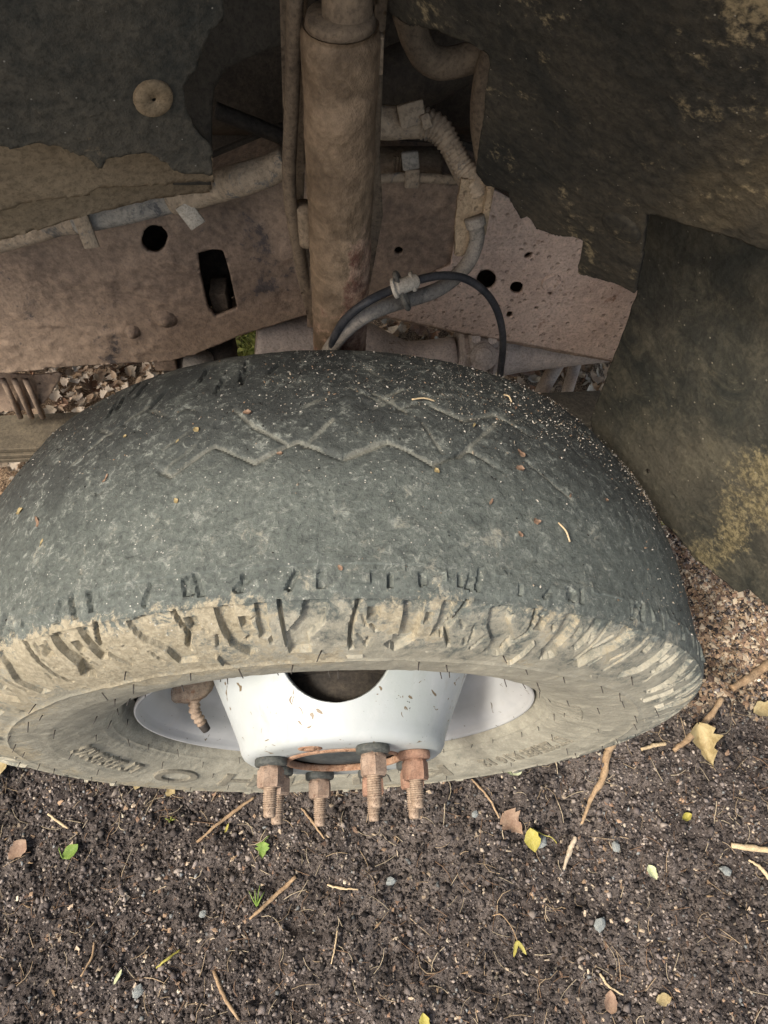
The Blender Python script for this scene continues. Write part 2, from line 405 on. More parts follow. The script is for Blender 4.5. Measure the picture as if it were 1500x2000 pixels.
# ------------------------------------------------------------------ ground
def ground_h(x, y):
    x = np.asarray(x, float); y = np.asarray(y, float)
    P = np.stack([x, y, 0 * x], -1)
    near = np.exp(-(np.maximum(np.abs(x) - 1.3, 0) + np.maximum(np.abs(y - .3) - 1.2, 0)))
    h = .012 * vn(P, 4, 1) + .008 * vn(P, 14, 2)
    cl = vn(P, 38, 3); h = h + .0062 * cl + .0048 * np.abs(vn(P, 75, 4)) * near + .0026 * vn(P, 150, 5) * near
    h = h + .016 * np.exp(-((x / .36) ** 2 + ((y - .0) / .13) ** 2)) + .003
    return h
def axis_steps(lo, hi, fine, far, extra=None):
    c = list(np.arange(lo, hi + 1e-9, fine)); s = fine
    a, b = [], []
    x = hi
    while x < far: s = s * 1.25; x += s; a.append(x)
    s = fine; x = lo
    while x > -far: s = s * 1.25; x -= s; b.append(x)
    return np.array(b[::-1] + c + a)
gx = axis_steps(-.9, 1.05, .0038, 80); gy0 = axis_steps(-.55, .5, .0038, 80)
gy = gy0
X, Y = np.meshgrid(gx, gy, indexing='ij')
Z = ground_h(X.ravel(), Y.ravel()).reshape(X.shape)
farm = sstep(np.hypot(X, Y), 2, 12); Z = Z * (1 - farm)
nx, ny = X.shape; idx = np.arange(nx * ny).reshape(nx, ny)
Q = np.stack([idx[:-1, :-1], idx[1:, :-1], idx[1:, 1:], idx[:-1, 1:]], -1).reshape(-1, 4)
gm = mesh('ground', np.stack([X, Y, Z], -1).reshape(-1, 3), Q)
def tan_amount(x, y):
    """where pale chips and dry leaf fragments cover the soil"""
    P = np.stack([x, y, 0 * x], -1)
    a = sstep(x, .42, .62) * sstep(y, -.02, .12) + sstep(y, .3, .55)
    return np.clip(a + .25 * vn(P, 9, 21) * (a > .05), 0, 1)
ta = tan_amount(X.ravel(), Y.ravel())
vcol(gm, np.stack([ta, ta, ta], -1))
ground = link('ground', gm, M['soil']); ground['kind'] = 'structure'; ground['label'] = 'dark crumbly soil mixed with chips and leaf bits'

def bits(n, xs, ys, sizes, squash, palette, probs, seed, mask=None, raise_=.3):
    """small irregular eight-sided crumbs lying on the soil, as one mesh"""
    r = np.random.default_rng(seed)
    x = r.uniform(*xs, n); y = r.uniform(*ys, n)
    if mask is not None:
        k = r.random(n) < mask(x, y); x, y = x[k], y[k]; n = len(x)
    s = r.uniform(0, 1, n) ** 2.2 * (sizes[1] - sizes[0]) + sizes[0]
    base = np.array([(1, 0, 0), (-1, 0, 0), (0, 1, 0), (0, -1, 0), (0, 0, 1), (0, 0, -1)], float)
    V = base[None] * r.uniform(.7, 1.1, (n, 6, 1)) * np.stack([r.uniform(.8, 1.4, n), r.uniform(.6, 1., n), r.uniform(*squash, n)], 1)[:, None]
    V += r.normal(0, .12, V.shape)
    a = r.uniform(0, 2 * np.pi, n); b = r.normal(0, .5, n)
    ca, sa, cb, sb = np.cos(a), np.sin(a), np.cos(b), np.sin(b)
    x1 = V[..., 0] * cb[:, None] + V[..., 2] * sb[:, None]; z1 = -V[..., 0] * sb[:, None] + V[..., 2] * cb[:, None]
    xx = x1 * ca[:, None] - V[..., 1] * sa[:, None]; yy = x1 * sa[:, None] + V[..., 1] * ca[:, None]
    V = np.stack([xx, yy, z1], -1) * s[:, None, None]
    V += np.stack([x, y, ground_h(x, y) + s * raise_ * np.mean(squash)], -1)[:, None]
    f = np.array([(0, 2, 4), (2, 1, 4), (1, 3, 4), (3, 0, 4), (2, 0, 5), (1, 2, 5), (3, 1, 5), (0, 3, 5)])
    F = (f[None] + 6 * np.arange(n)[:, None, None]).reshape(-1, 3)
    pal = np.array(palette)[r.choice(len(palette), n, p=probs)] * r.uniform(.7, 1.3, (n, 1))
    Pq = np.stack([x, y, 0 * x], -1); pal = pal * (1 + .5 * vn(Pq, 26, 41) + .35 * vn(Pq, 9, 42))[:, None]
    return V.reshape(-1, 3), F, np.repeat(np.clip(pal, .01, .8), 6, 0)
DARK = [(.03, .026, .025), (.075, .064, .06), (.165, .143, .133), (.26, .226, .2), (.36, .31, .25), (.19, .2, .2)]
V, F, Cc = bits(115000, (-.8, .95), (-.46, .4), (.0008, .0046), (.55, 1.), DARK, [.33, .28, .22, .11, .035, .025], 1)
Vb, Fb, Cb = bits(5000, (-.8, .95), (-.46, .4), (.003, .0085), (.6, .95), DARK[:4], [.4, .35, .2, .05], 4)
V, F, Cc = np.vstack([V, Vb]), np.vstack([F, Fb + len(V)]), np.vstack([Cc, Cb])
me = mesh('soil_crumbs', V, F, True); vcol(me, Cc)
tag(link('soil_crumbs', me, M['soil_bits']), 'fine dark crumbs of earth and mulch covering the ground', 'soil', kind='stuff')
CHIP = [(.42, .34, .25), (.3, .21, .14), (.2, .13, .09), (.5, .44, .34), (.12, .08, .06)]
V1, F1, C1 = bits(7000, (-.8, .95), (-.46, .4), (.0010, .0055), (.12, .4), CHIP, [.24, .24, .22, .1, .2], 2)
V2, F2, C2 = bits(42000, (.36, 1.15), (-.08, .75), (.002, .009), (.1, .35), [(a_ * 1.12, b_ * 1.14, c_ * 1.14) for a_, b_, c_ in CHIP], [.27, .27, .24, .08, .14], 3, lambda x, y: tan_amount(x, y) ** 1.5)
me = mesh('chip_litter', np.vstack([V1, V2]), np.vstack([F1, F2 + len(V1)]), False); vcol(me, np.vstack([C1, C2]))
tag(link('chip_litter', me, M['litter']), 'scattered pale flakes of bark and dry leaf over the soil', 'litter', kind='stuff')
# fine rootlets and straw lying about
def straws(n, xs, ys, L, rad, seed, pal):
    r = np.random.default_rng(seed); VV, FF, CC = [], [], []
    for i in range(n):
        x, y = r.uniform(*xs), r.uniform(*ys); a = r.uniform(0, 2 * np.pi); l = r.uniform(*L); k = r.normal(0, .5)
        t = np.linspace(-.5, .5, 4); px = x + l * t * math.cos(a) - k * l * t * t * math.sin(a); py = y + l * t * math.sin(a) + k * l * t * t * math.cos(a)
        z = ground_h(px, py) + r.uniform(.001, .004); z = np.maximum(z, z.mean())
        v, f = tube(np.stack([px, py, z], -1), r.uniform(*rad) * np.array([1, .9, .8, .5]), 4, False)
        VV.append((v, f)); CC.append(np.repeat(np.array([pal[r.integers(len(pal))]]) * r.uniform(.7, 1.2), len(v), 0))
    v, f = join(VV); return v, f, np.vstack(CC)
v, f, c = straws(1900, (-.75, .9), (-.45, .4), (.008, .04), (.0004, .0008), 5, [(.35, .27, .18), (.2, .13, .085), (.1, .07, .05), (.45, .38, .27)])
me = mesh('straw_bits', v, f); vcol(me, c)
tag(link('straw_bits', me, M['litter']), 'thin rootlets and straw fragments strewn over the soil', 'litter', kind='stuff')

# ------------------------------------------------------------------ leaves
def leaf_shape(kind, L, seed=0, curl=.25, fold=.3):
    """a leaf lying along +X from its stalk: rib plus two margins, cupped and folded"""
    r = np.random.default_rng(seed)
    if kind == 'oval': t = np.linspace(0, 1, 9); wd = .34 * np.sin(np.pi * t ** .85) ** .8
    elif kind == 'long': t = np.linspace(0, 1, 9); wd = .14 * np.sin(np.pi * t ** .8) ** .8
    elif kind == 'lobed': t = np.array([0, .08, .2, .3, .38, .5, .6, .68, .8, .9, 1.]); wd = np.array([.03, .25, .42, .3, .5, .34, .2, .26, .16, .07, 0.])
    else: t = np.linspace(0, 1, 9); wd = .36 * np.sin(np.pi * t ** .9) ** .6 * r.uniform(.7, 1.2, 9)
    wl, wr = wd * r.uniform(.85, 1.12, len(t)), wd * r.uniform(.85, 1.12, len(t))
    V = []
    ph = r.uniform(0, 6)
    for i, tt in enumerate(t):
        for s, wv in ((-1, wl[i]), (-.5, wl[i] * .5), (0, 0), (.5, wr[i] * .5), (1, wr[i])):
            yy = np.sign(s) * wv; z = abs(yy) * fold + curl * (tt - .5) ** 2 + .05 * math.sin(7 * tt + ph + 2 * s) * (abs(s) > .6)
            sx = .0 if kind != 'lobed' else -.06 * abs(s)
            V.append((tt + sx, yy, z))
    V = np.array(V) * L; n = len(t)
    F = [(5 * i + j, 5 * i + j + 1, 5 * i + j + 6, 5 * i + j + 5) for i in range(n - 1) for j in range(4)]
    return V, F
def thicken(V, F, t):
    k = len(V); V2 = np.vstack([V, V - np.array([0, 0, t])])
    return V2, list(F) + [tuple(i + k for i in f[::-1]) for f in F]
# dead leaves under the truck: large ones singly, the rest as litter
LEAFCOL = [(.46, .34, .23), (.38, .26, .16), (.55, .45, .33), (.28, .17, .11), (.58, .5, .38), (.2, .12, .08)]
r = np.random.default_rng(40)
pieces, cols = [], []
for i in range(2600):
    x, y = r.uniform(-1.15, 1.05), r.uniform(.42, 1.75)
    V, F = leaf_shape(['long', 'lobed', 'odd', 'lobed'][r.integers(4)], r.uniform(.015, .05), r.integers(1 << 30), r.uniform(-.3, .8), r.uniform(-.2, .7))
    V = V[np.arange(len(V)).reshape(-1, 5)[:, [0, 2, 4]].ravel()]; n = len(V) // 3
    F = [(3 * a + j, 3 * a + j + 1, 3 * a + j + 4, 3 * a + j + 3) for a in range(n - 1) for j in range(2)]
    a, b, g = r.uniform(0, 6.28), r.normal(0, .45), r.normal(0, .5)
    R = np.array(Matrix.Rotation(a, 3, 'Z') @ Matrix.Rotation(b, 3, 'Y') @ Matrix.Rotation(g, 3, 'X'))
    pieces.append((V @ R.T + np.array([x, y, float(ground_h(x, y)) + r.uniform(.002, .016)]), F))
    cols.append(np.repeat([np.array(LEAFCOL[r.integers(6)]) * r.uniform(.75, 1.2)], len(V), 0))
v, f = join(pieces); me = mesh('leaf_litter', v, f, False); vcol(me, np.vstack(cols))
tag(link('leaf_litter', me, M['litter']), 'thick carpet of dry brown leaves on the ground under the truck', 'leaf litter', kind='stuff')
variants = []
for i in range(10):
    V, F = leaf_shape(['lobed', 'lobed', 'odd', 'lobed', 'long'][i % 5], .05, 100 + i, r.uniform(.4, 1.2), r.uniform(.3, 1.1))
    me = mesh('dead_leaf', V, F); vcol(me, np.repeat([np.array(LEAFCOL[i % 5])], len(V), 0)); me.materials.append(M['litter']); variants.append(me)
pale = []  # paler copies of the dead leaf, sunlight put into their colour
for i in range(8):
    V, F = leaf_shape(['lobed', 'odd', 'lobed', 'long'][i % 4], .05, 200 + i, r.uniform(.3, 1.1), r.uniform(.2, 1.))
    me = mesh('dead_leaf', V, F); vcol(me, np.repeat([np.array([(.62, .53, .42), (.55, .43, .31), (.66, .58, .47), (.45, .32, .22)][i % 4])], len(V), 0)); me.materials.append(M['litter']); pale.append(me)
def gap_pts():
    out = []
    for (x0, y0, x1, y1), n in (((100, 705, 335, 812), 135), ((0, 895, 60, 945), 12), ((990, 690, 1185, 770), 48), ((770, 625, 890, 665), 22), ((25, 770, 80, 805), 6)):
        for k in range(n): out.append((r.uniform(x0, x1), r.uniform(y0, y1)))
    return out
for px, py in gap_pts():
    p = at(px, py, z=.015); left = px < 500
    o = link('dead_leaf', pale[r.integers(8)] if left else variants[r.integers(10)])
    o.location = (p[0], p[1], float(ground_h(p[0], p[1])) + r.uniform(.01, .02)); s = r.uniform(.3, .62) if left else r.uniform(.4, .75); o.scale = (s, s, s)
    o.rotation_euler = (r.normal(0, .45), r.normal(0, .45), r.uniform(0, 6.28))
    if left: tag(o, 'dry curled leaf under the truck left of the tyre, paled to look sunlit', 'leaf', 'dead leaves under the truck left of the tyre')
    else: tag(o, 'dry curled leaf in the shaded litter under the truck, right of the shock absorber', 'leaf', 'dead leaves under the truck right of the shock absorber')

# green tuft seen between the frame and the tyre
gv = []
r = np.random.default_rng(77)
for i in range(420):
    p = at(r.uniform(462, 545), r.uniform(640, 705), z=.02); x, y = p[0], p[1]; a = r.uniform(0, 6.28); l = r.uniform(.02, .06); z0 = float(ground_h(x, y)); ln = r.uniform(.2, 1.)
    t = np.linspace(0, 1, 4); P = np.stack([x + math.cos(a) * l * t * ln, y + math.sin(a) * l * t * ln, z0 + .004 + l * .7 * np.sin(t * 2.2)], -1)
    gv.append(tube(P, np.array([.0012, .0012, .0009, .0003]), 4, False))
    if i % 3 == 0:
        V, F = leaf_shape('oval', .018, i, .3, .3); R = np.array(Matrix.Rotation(a, 3, 'Z') @ Matrix.Rotation(r.normal(0, .5), 3, 'Y'))
        gv.append((V @ R.T + P[-1], F))
v, f = join(gv); tag(mk('green_tuft', v, f, M['moss']), 'tuft of green moss and grass on the ground behind the top of the tyre', 'moss', kind='stuff')

# ------------------------------------------------------------------ the truck
truck = tag(empty('truck', (0, .6, 0)), 'old dusty truck seen into its wheel arch, bald tyre on a white dish wheel', 'truck')
truck_off = Vector((0, .6, 0))
def tp(name, V, F, mat, parent=None, smooth=True, label=None):
    """a part of the truck, given in world coordinates"""
    V = np.asarray(V, float); c = (V.min(0) + V.max(0)) / 2
    o = mk(name, V - c, F, mat, None, smooth, label)
    par = parent or truck; o.parent = par
    o.location = Vector(c) - world_of(par); return o
def world_of(o):
    p = Vector((0, 0, 0))
    while o is not None: p = p + o.location; o = o.parent
    return p
def tsheet(name, poly, holes, O, n, res, thick, mat, parent=None, disp=None, label=None):
    o = sheet(name, poly, holes, O, n, res, thick, mat, None, disp, label)
    me = o.data; N_ = len(me.vertices); a = np.empty(N_ * 3); me.vertices.foreach_get('co', a); a = a.reshape(-1, 3)
    c = (a.min(0) + a.max(0)) / 2; me.vertices.foreach_set('co', (a - c).ravel()); me.update()
    par = parent or truck; o.parent = par; o.location = Vector(c) - world_of(par); return o

# ---- wheel ------------------------------------------------------
wheel = empty('wheel', (0, 0, 0)); wheel.parent = truck; wheel.location = Vector((0, 0, ZC)) - truck_off
wheel['label'] = 'white dish wheel with worn mud caked tyre'
WOFF = np.array([0, 0, ZC])
HUB = np.array([0.008, 0, .004])
def wp(name, V, F, mat, smooth=True, label=None):
    off = HUB if name in ('dish', 'center_bore_ring', 'hub_face', 'hub', 'brake_drum', 'stud_hole_ring', 'stud_stub') else np.array([.003, 0, 0]) if name == 'rim' else np.array([-.002, 0, 0]) if name == 'tyre' else 0
    return tp(name, np.asarray(V) + WOFF + off, F, mat, wheel, smooth, label)
ctrl = np.array([(-.004, .2230), (-.012, .2275), (-.0255, .2315), (-.034, .238), (-.0440, .252), (-.053, .275), (-.0595, .300), (-.0615, .322), (-.0605, .342), (-.057, .360), (-.0505, .378), (-.043, .3895), (-.034, .3952), (-.018, .3975),
                 (.02, .3990), (.06, .3992), (.10, .3945), (.14, .3850), (.178, .3715), (.198, .3620), (.207, .351), (.211, .335), (.210, .305), (.198, .270), (.178, .245), (.164, .2215)])
sp = smooth_path(ctrl, 24)
d = np.r_[0, np.cumsum(np.hypot(*np.diff(sp, axis=0).T))]
s_edge = d[np.argmin(np.hypot(sp[:, 0] + .0395, sp[:, 1] - .3925))]
s_in = d[np.argmin(np.hypot(sp[:, 0] - .198, sp[:, 1] - .3620))]
ss = [0.]
while ss[-1] < d[-1]:
    q = ss[-1]; ss.append(q + (.0024 if q < s_edge - .066 else .0012 if q < s_edge + .028 else .0016 if q < s_edge + .19 else .003 if q < s_in + .01 else .008))
ss = np.array(ss); ss[-1] = d[-1]
PY, PR = np.interp(ss, d, sp[:, 0]), np.interp(ss, d, sp[:, 1])
S = s_edge - ss                      # >0 down the outer sidewall, <0 onto the tread
ty, tr = np.gradient(PY), np.gradient(PR); ln = np.hypot(ty, tr); NY, NR = -tr / ln, ty / ln   # outward normal
if NR[np.argmin(abs(PY - .06))] < 0: NY, NR = -NY, -NR
th = np.concatenate([np.linspace(-np.pi, -2.1, 260, endpoint=False), np.linspace(-2.1, 2.1, 1360, endpoint=False), np.linspace(2.1, np.pi, 260, endpoint=False)])
NTH = len(th)
TT, SS = np.meshgrid(th, S, indexing='ij'); RR = np.broadcast_to(PR, TT.shape); YY = np.broadcast_to(PY, TT.shape)
P0 = np.stack([RR * np.sin(TT), YY, RR * np.cos(TT)], -1).reshape(-1, 3)
A = TT * .385
disp = np.zeros(TT.shape); groove = np.zeros(TT.shape)
pitch = 2 * np.pi * .385 / 40
rr_ = np.random.default_rng(3)
wear = .55 + .45 * fbm(P0, 12, 2, 8).reshape(TT.shape)
def cut(pts, width, depth, soft=.0006):
    """carve a groove along a polyline given in (around, down the sidewall)"""
    pts = np.array(pts); lo, hi = pts.min(0) - width - .006, pts.max(0) + width + .006
    i0, i1 = np.searchsorted(th * .385, [lo[0], hi[0]]); js = np.where((S > lo[1]) & (S < hi[1]))[0]
    if i1 <= i0 or len(js) == 0: return
    sl_ = np.s_[i0:i1, js[0]:js[-1] + 1]
    U = np.stack([A[sl_].ravel(), SS[sl_].ravel()], -1); best = np.full(len(U), 1e9)
    for i_, (a, b) in enumerate(zip(pts[:-1], pts[1:])):
        dd_ = segdist(U, a, b)[0]; t_ = (U - a) @ (b - a) / ((b - a) @ (b - a))
        if i_ == 0: dd_ = np.where(t_ < 0, 1., dd_)
        if i_ == len(pts) - 2: dd_ = np.where(t_ > 1, 1., dd_)
        best = np.minimum(best, dd_)
    best = best.reshape(A[sl_].shape)
    g = 1 - sstep(best, width / 2 - soft, width / 2 + soft)
    disp[sl_] = np.minimum(disp[sl_], -depth * g)
# raised lug blocks on the shoulder, ragged at their foot
foot = .058 + .004 * np.sign(np.sin(A / pitch * np.pi + .6)) + .0012 * fbm(P0, 30, 2, 5).reshape(TT.shape)
blk = sstep(SS, -.03, .004) * (1 - sstep(SS, foot - .0009, foot + .0009))
disp += .0032 * blk
for k in range(-20, 20):
    a = (k + .1 * rr_.random()) * pitch; m = 1 if (k // 2) % 2 else -1
    D = rr_.uniform(.004, .0068); u = rr_.uniform
    if k % 2 == 0:                          # wide dog-legged groove, slot and hairline in the block beside it
        cut([(a, .004), (a + .003 * m, .018), (a + .015 * m, .034), (a + .015 * m, .054)], u(.012, .016), D)
        cut([(a + .027, .002), (a + .027 + .004 * m, .022), (a + .022, .04), (a + .024, .052)], .0028, .006, .0006)
        cut([(a + .037, .008), (a + .037, .019)], u(.006, .008), .006, .0007)
    else:                                   # straight grooves in pairs closed at the foot
        cut([(a, .003), (a + .001, .036), (a + .010 * m, .05)], u(.009, .013), D)
        cut([(a + .024, .003), (a + .022, .034)], u(.006, .009), D * .8)
        cut([(a + .012, .012), (a + .012, .022)], u(.004, .006), .005, .0007)
        cut([(a + .036, .001), (a + .031 + .005 * m, .026), (a + .036, .046)], .0025, .005, .0006)
    for q in range(4):
        if rr_.random() < .75:
            b = a + u(0, pitch); l = u(.006, .017)
            cut([(b, -.003 - u(0, .004)), (b + rr_.normal(0, .003), -.005 - l)], u(.0028, .005), u(.002, .004), .0008)
    for q in range(5):                      # fine scribe lines and cracks between the lugs
        b = a + u(0, pitch); s0 = u(.002, .036)
        cut([(b, s0), (b + rr_.normal(0, .005), s0 + u(.005, .018))], .0020, u(.0015, .003), .0006)
disp *= np.where(SS > -.02, .85 + .25 * wear, 1)
disp += np.where((SS > -.01) & (SS < .07), .00035 * fbm(P0, 110, 3, 91).reshape(TT.shape), 0)
lug_cut = np.clip(-disp / .006, 0, 1)
# seam where the mould halves met, and sidewall rings
disp += .0012 * np.exp(-((SS - .0015) / .0011) ** 2) * sstep(wear, .3, .5)
for R0, hgt, wd in ((.2395, .0009, .0011), (.2455, .0007, .001), (.2935, .0006, .0013), (.3275, .0012, .0018)):
    disp += np.where(SS > 0, hgt * np.exp(-((RR - R0) / wd) ** 2), 0)
# what is left of the zigzag tread grooves
for y0, amp, off, dep, seed in ((.069, .013, .0, .0022, 31), (.118, .012, .5, .0016, 32)):
    tri = 2 * np.abs(((TT * 40 / (2 * np.pi) + off + .13 + .10 * vn(P0, 14, seed + 9).reshape(TT.shape)) % 1) - .5) * 2 - 1; tri = tri * (.8 + .35 * vn(P0, 8, seed + 11).reshape(TT.shape))
    dist = np.abs(YY - (y0 + amp * tri)) * .82
    win = np.exp(-((TT - .085) / .33) ** 6) if y0 < .1 else 0 * TT
    keep = sstep(vn(P0, 9, seed).reshape(TT.shape) + .6 * vn(P0, 22, seed + 5).reshape(TT.shape) + ((-.1 + .95 * win) if y0 < .1 else -.15), -.1, .45)
    dist = dist + .0008 * vn(P0, 45, seed + 3).reshape(TT.shape)
    disp -= dep * (1 - sstep(dist, .0006, .0019)) * keep * (SS < -.02) + .0005 * (1 - sstep(dist, .001, .006)) * keep * (SS < -.02)
    g = (1 - sstep(dist, .0008, .0044)) * keep * (SS < -.02) * (.75 + .5 * vn(P0, 60, seed + 4).reshape(TT.shape)); groove = np.maximum(groove, g)
def tread_at(px, py):
    z = ZC + .398
    for _ in range(6): p = at(px, py, z=z); z = ZC + math.sqrt(max(.398 ** 2 - p[0] ** 2, .001))
    return math.atan2(p[0], p[2] - ZC) * .398, p[1]
for q0, q1, wd_ in (((600, 872), (655, 812), .0045), ((835, 820), (868, 884), .004), ((900, 892), (1005, 796), .0045), ((738, 748), (802, 792), .004), ((690, 732), (745, 768), .0035), ((500, 828), (565, 866), .004), ((385, 868), (322, 925), .0045), ((745, 768), (800, 735), .0035), ((455, 785), (500, 828), .004), ((1040, 905), (1118, 975), .0035)):
    a_, b_ = np.array(tread_at(*q0)), np.array(tread_at(*q1)); U = np.stack([(TT * .398).ravel(), YY.ravel()], -1); dd = segdist(U, a_, b_)[0].reshape(TT.shape)
    g = (1 - sstep(dd, wd_ * .2, wd_ * .75)) * (.75 + .5 * vn(P0, 40, 77).reshape(TT.shape)) * (SS < -.02); disp -= .0013 * np.clip(g, 0, 1); groove = np.maximum(groove, g)
for k in range(12):
    b = rr_.uniform(-1.3, 1.3); y0 = rr_.uniform(.09, .16); sgn = rr_.choice([-1, 1])
    dist = np.abs((TT - b) * .397 * .6 - sgn * (YY - y0) * .8); along = np.abs((TT - b) * .397 * .8 * sgn + (YY - y0) * .6)
    g = (1 - sstep(dist, .001, .004)) * (1 - sstep(along, .008, .022)) * (SS < -.03) * .8
    disp -= .001 * g; groove = np.maximum(groove, g * .8)
# cuts and cracks near the inner shoulder
for k in range(30):
    b = rr_.uniform(-1.6, 1.6); y0 = rr_.uniform(.15, .19)
    dist = np.abs((TT - b) * .397 - rr_.normal(0, .3) * (YY - y0)); g = (1 - sstep(dist, .001, .003)) * (1 - sstep(np.abs(YY - y0), .006, .014))
    disp -= .003 * g
quiet = 1 - .75 * sstep(SS, -.012, -.004) * (1 - sstep(SS, .06, .07))
disp += quiet * (.0007 * fbm(P0, 26, 3, 60).reshape(TT.shape) + .0005 * vn(P0, 130, 63).reshape(TT.shape)) + .0018 * vn(P0, 5, 64).reshape(TT.shape) * (SS < -.02)
disp += .0002 * vn(P0, 260, 65).reshape(TT.shape) * (SS > -.02) * (SS < .06)
# the contact patch pressed flat by the load
Rv = RR + disp * NR; Yv = YY + disp * NY
VX, VZ = Rv * np.sin(TT), Rv * np.cos(TT)
flat = -(ZC - .012); bulge = np.clip((flat - VZ) / .02, 0, 1)
VZ = np.where(VZ < flat, flat, VZ); Yv = Yv + np.sign(YY - .06) * .004 * bulge
TV = np.stack([VX, Yv, VZ], -1).reshape(-1, 3)
npf = len(S); idx = np.arange(NTH * npf).reshape(NTH, npf)
i2 = np.roll(idx, -1, 0)
TF = np.stack([idx[:, :-1], idx[:, 1:], i2[:, 1:], i2[:, :-1]], -1).reshape(-1, 4)
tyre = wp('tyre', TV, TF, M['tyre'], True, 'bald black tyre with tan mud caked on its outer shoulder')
tyre.data.set_sharp_from_angle(angle=.62)
deg = np.degrees(TT)
low = vn(P0, 4, 71).reshape(TT.shape); hi = vn(P0, 16, 72).reshape(TT.shape)
band = sstep(SS, -.018, .006) * (1 - sstep(SS, .075, .11))
mud = band * (np.clip(.40 - .004 * (deg + 12), .16, .48) * (deg < 140) + .4 * (deg >= 140)) + .16 * low * band + .3 * hi * band + .2 * vn(P0, 40, 73).reshape(TT.shape) * band
mud = mud - .05 * lug_cut + .12 * sstep(np.gradient(disp, axis=0), .0004, .002)
side = .2 * sstep(SS, -.17, -.03) + sstep(SS, -.012, .02) * .44 + .2 * low * sstep(SS, -.01, .03) + .3 * sstep(SS, .05, .075) + .02 * lug_cut * (SS > 0)  # sidewall dust; first term paints light fading inboard across the tread
inner = sstep(YY, .178, .192) * sstep(YY, .215, .2)
groove = np.maximum(groove, .45 * inner * (hi > -.1))
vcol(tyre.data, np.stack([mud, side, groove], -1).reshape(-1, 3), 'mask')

def side_y(R): 
    m = PY < .0; o = np.argsort(PR[m]); return np.interp(R, PR[m][o], PY[m][o])
def lettering(txt, deg0, rb, size, depth, wide=1.):
    cu = bpy.data.curves.new('lettering', 'FONT'); cu.body = txt; cu.size = size; cu.extrude = depth; cu.bevel_depth = depth * .5; cu.resolution_u = 6
    o = bpy.data.objects.new('lettering', cu); COL.objects.link(o)
    dg = bpy.context.evaluated_depsgraph_get(); me = bpy.data.meshes.new_from_object(o.evaluated_get(dg))
    V = np.array([v.co[:] for v in me.vertices]); F = [tuple(p.vertices) for p in me.polygons]
    bpy.data.objects.remove(o); bpy.data.curves.remove(cu); bpy.data.meshes.remove(me)
    R = rb + V[:, 1]; a = math.radians(deg0) + V[:, 0] * wide / (rb + size * .35); yy = side_y(R) - V[:, 2] - .0002
    W_ = np.stack([R * np.sin(a), yy, R * np.cos(a)], -1)
    o = wp('lettering', W_, F, M['letter'], False); return o
M['letter'] = dirty('dusty raised rubber', (.135, .126, .1), (.21, .196, .155), .5, 40, rough=.85, bump=.0005, fine=260)  # letters toned darker than the sidewall, standing in for their shadow outlines
lettering('LT 235/85 R16 12', 98.5, .268, .026, .0015, .93)['label'] = 'raised size marking LT 235/85 R16 12'
lettering('LT 235/85 R16', 246, .266, .026, .0015, .93)['label'] = 'raised size marking LT 235/85 R16'
for ch, dg in zip('KUMHO', (153, 172.5, 192, 212.4, 232)): lettering(ch, dg - 7.5, .264, .042, .0015, 2.1)['label'] = 'raised letter %s of the word KUMHO on the sidewall' % ch
# comb-like raised mark on the right of the sidewall
parts = []
for k in range(6):
    a = math.radians(66 + 2.6 * k); R = np.linspace(.243, .272 - .003 * (k % 2), 6)
    parts.append(tube(np.stack([R * np.sin(a), side_y(R) - .0003, R * np.cos(a)], -1), .0011, 6))
for R_ in (.243, .272):
    a = np.radians(np.linspace(66, 79, 8)); parts.append(tube(np.stack([R_ * np.sin(a), side_y(R_) - .0003 + 0 * a, R_ * np.cos(a)], -1), .0009, 6))
wp('raised_mark', *join(parts), M['letter'])
# rubber hairs left by the mould
hv, hf = tube(np.array([(0, 0, 0), (0, -.004, .0002), (.0004, -.0085, .0003)]), np.array([.00055, .0005, .0004]), 5)
hm = mesh('vent_hair', hv, hf); hm.materials.append(M['hair'])
r = np.random.default_rng(12)
hairs = []
for R0, n in ((.2385, 30), (.262, 18), (.292, 17), (.3225, 40), (.345, 16)):
    for k in range(n):
        a = math.radians(360 / n * k + r.normal(0, 2.2)); hairs.append((a, R0 + r.normal(0, .004)))
for a, R0 in hairs:
    o = link('vent_hair', hm); o.parent = wheel; o.location = (R0 * math.sin(a), side_y(R0) + .001 - .0012 * (R0 > .33), R0 * math.cos(a)); o.rotation_euler = (r.normal(0, .15), a, r.normal(0, .2))
    s = r.uniform(.7, 1.1); o.scale = (1, s, 1)

# rim barrel
prof = [(.2170, -.0165), (.2185, -.0215), (.2205, -.0255), (.2222, -.0262), (.2232, -.0245), (.2225, -.020), (.2195, -.016), (.2130, -.010), (.2085, -.004), (.2065, .006), (.2050, .020), (.2000, .030), (.1880, .038), (.1850, .048), (.1845, .075),
        (.190, .085), (.2035, .095), (.206, .12), (.208, .162), (.219, .17), (.2225, .176), (.219, .178), (.205, .168), (.201, .120), (.200, .100), (.187, .091), (.1815, .08), (.1815, .047), (.184, .036), (.197, .027), (.2015, .02), (.2035, .006), (.2055, -.004), (.2100, -.0105), (.2145, -.0145)]
wp('rim', *lathe(prof, 160, close=True), M['barrel'], True, 'greyish white rim barrel')
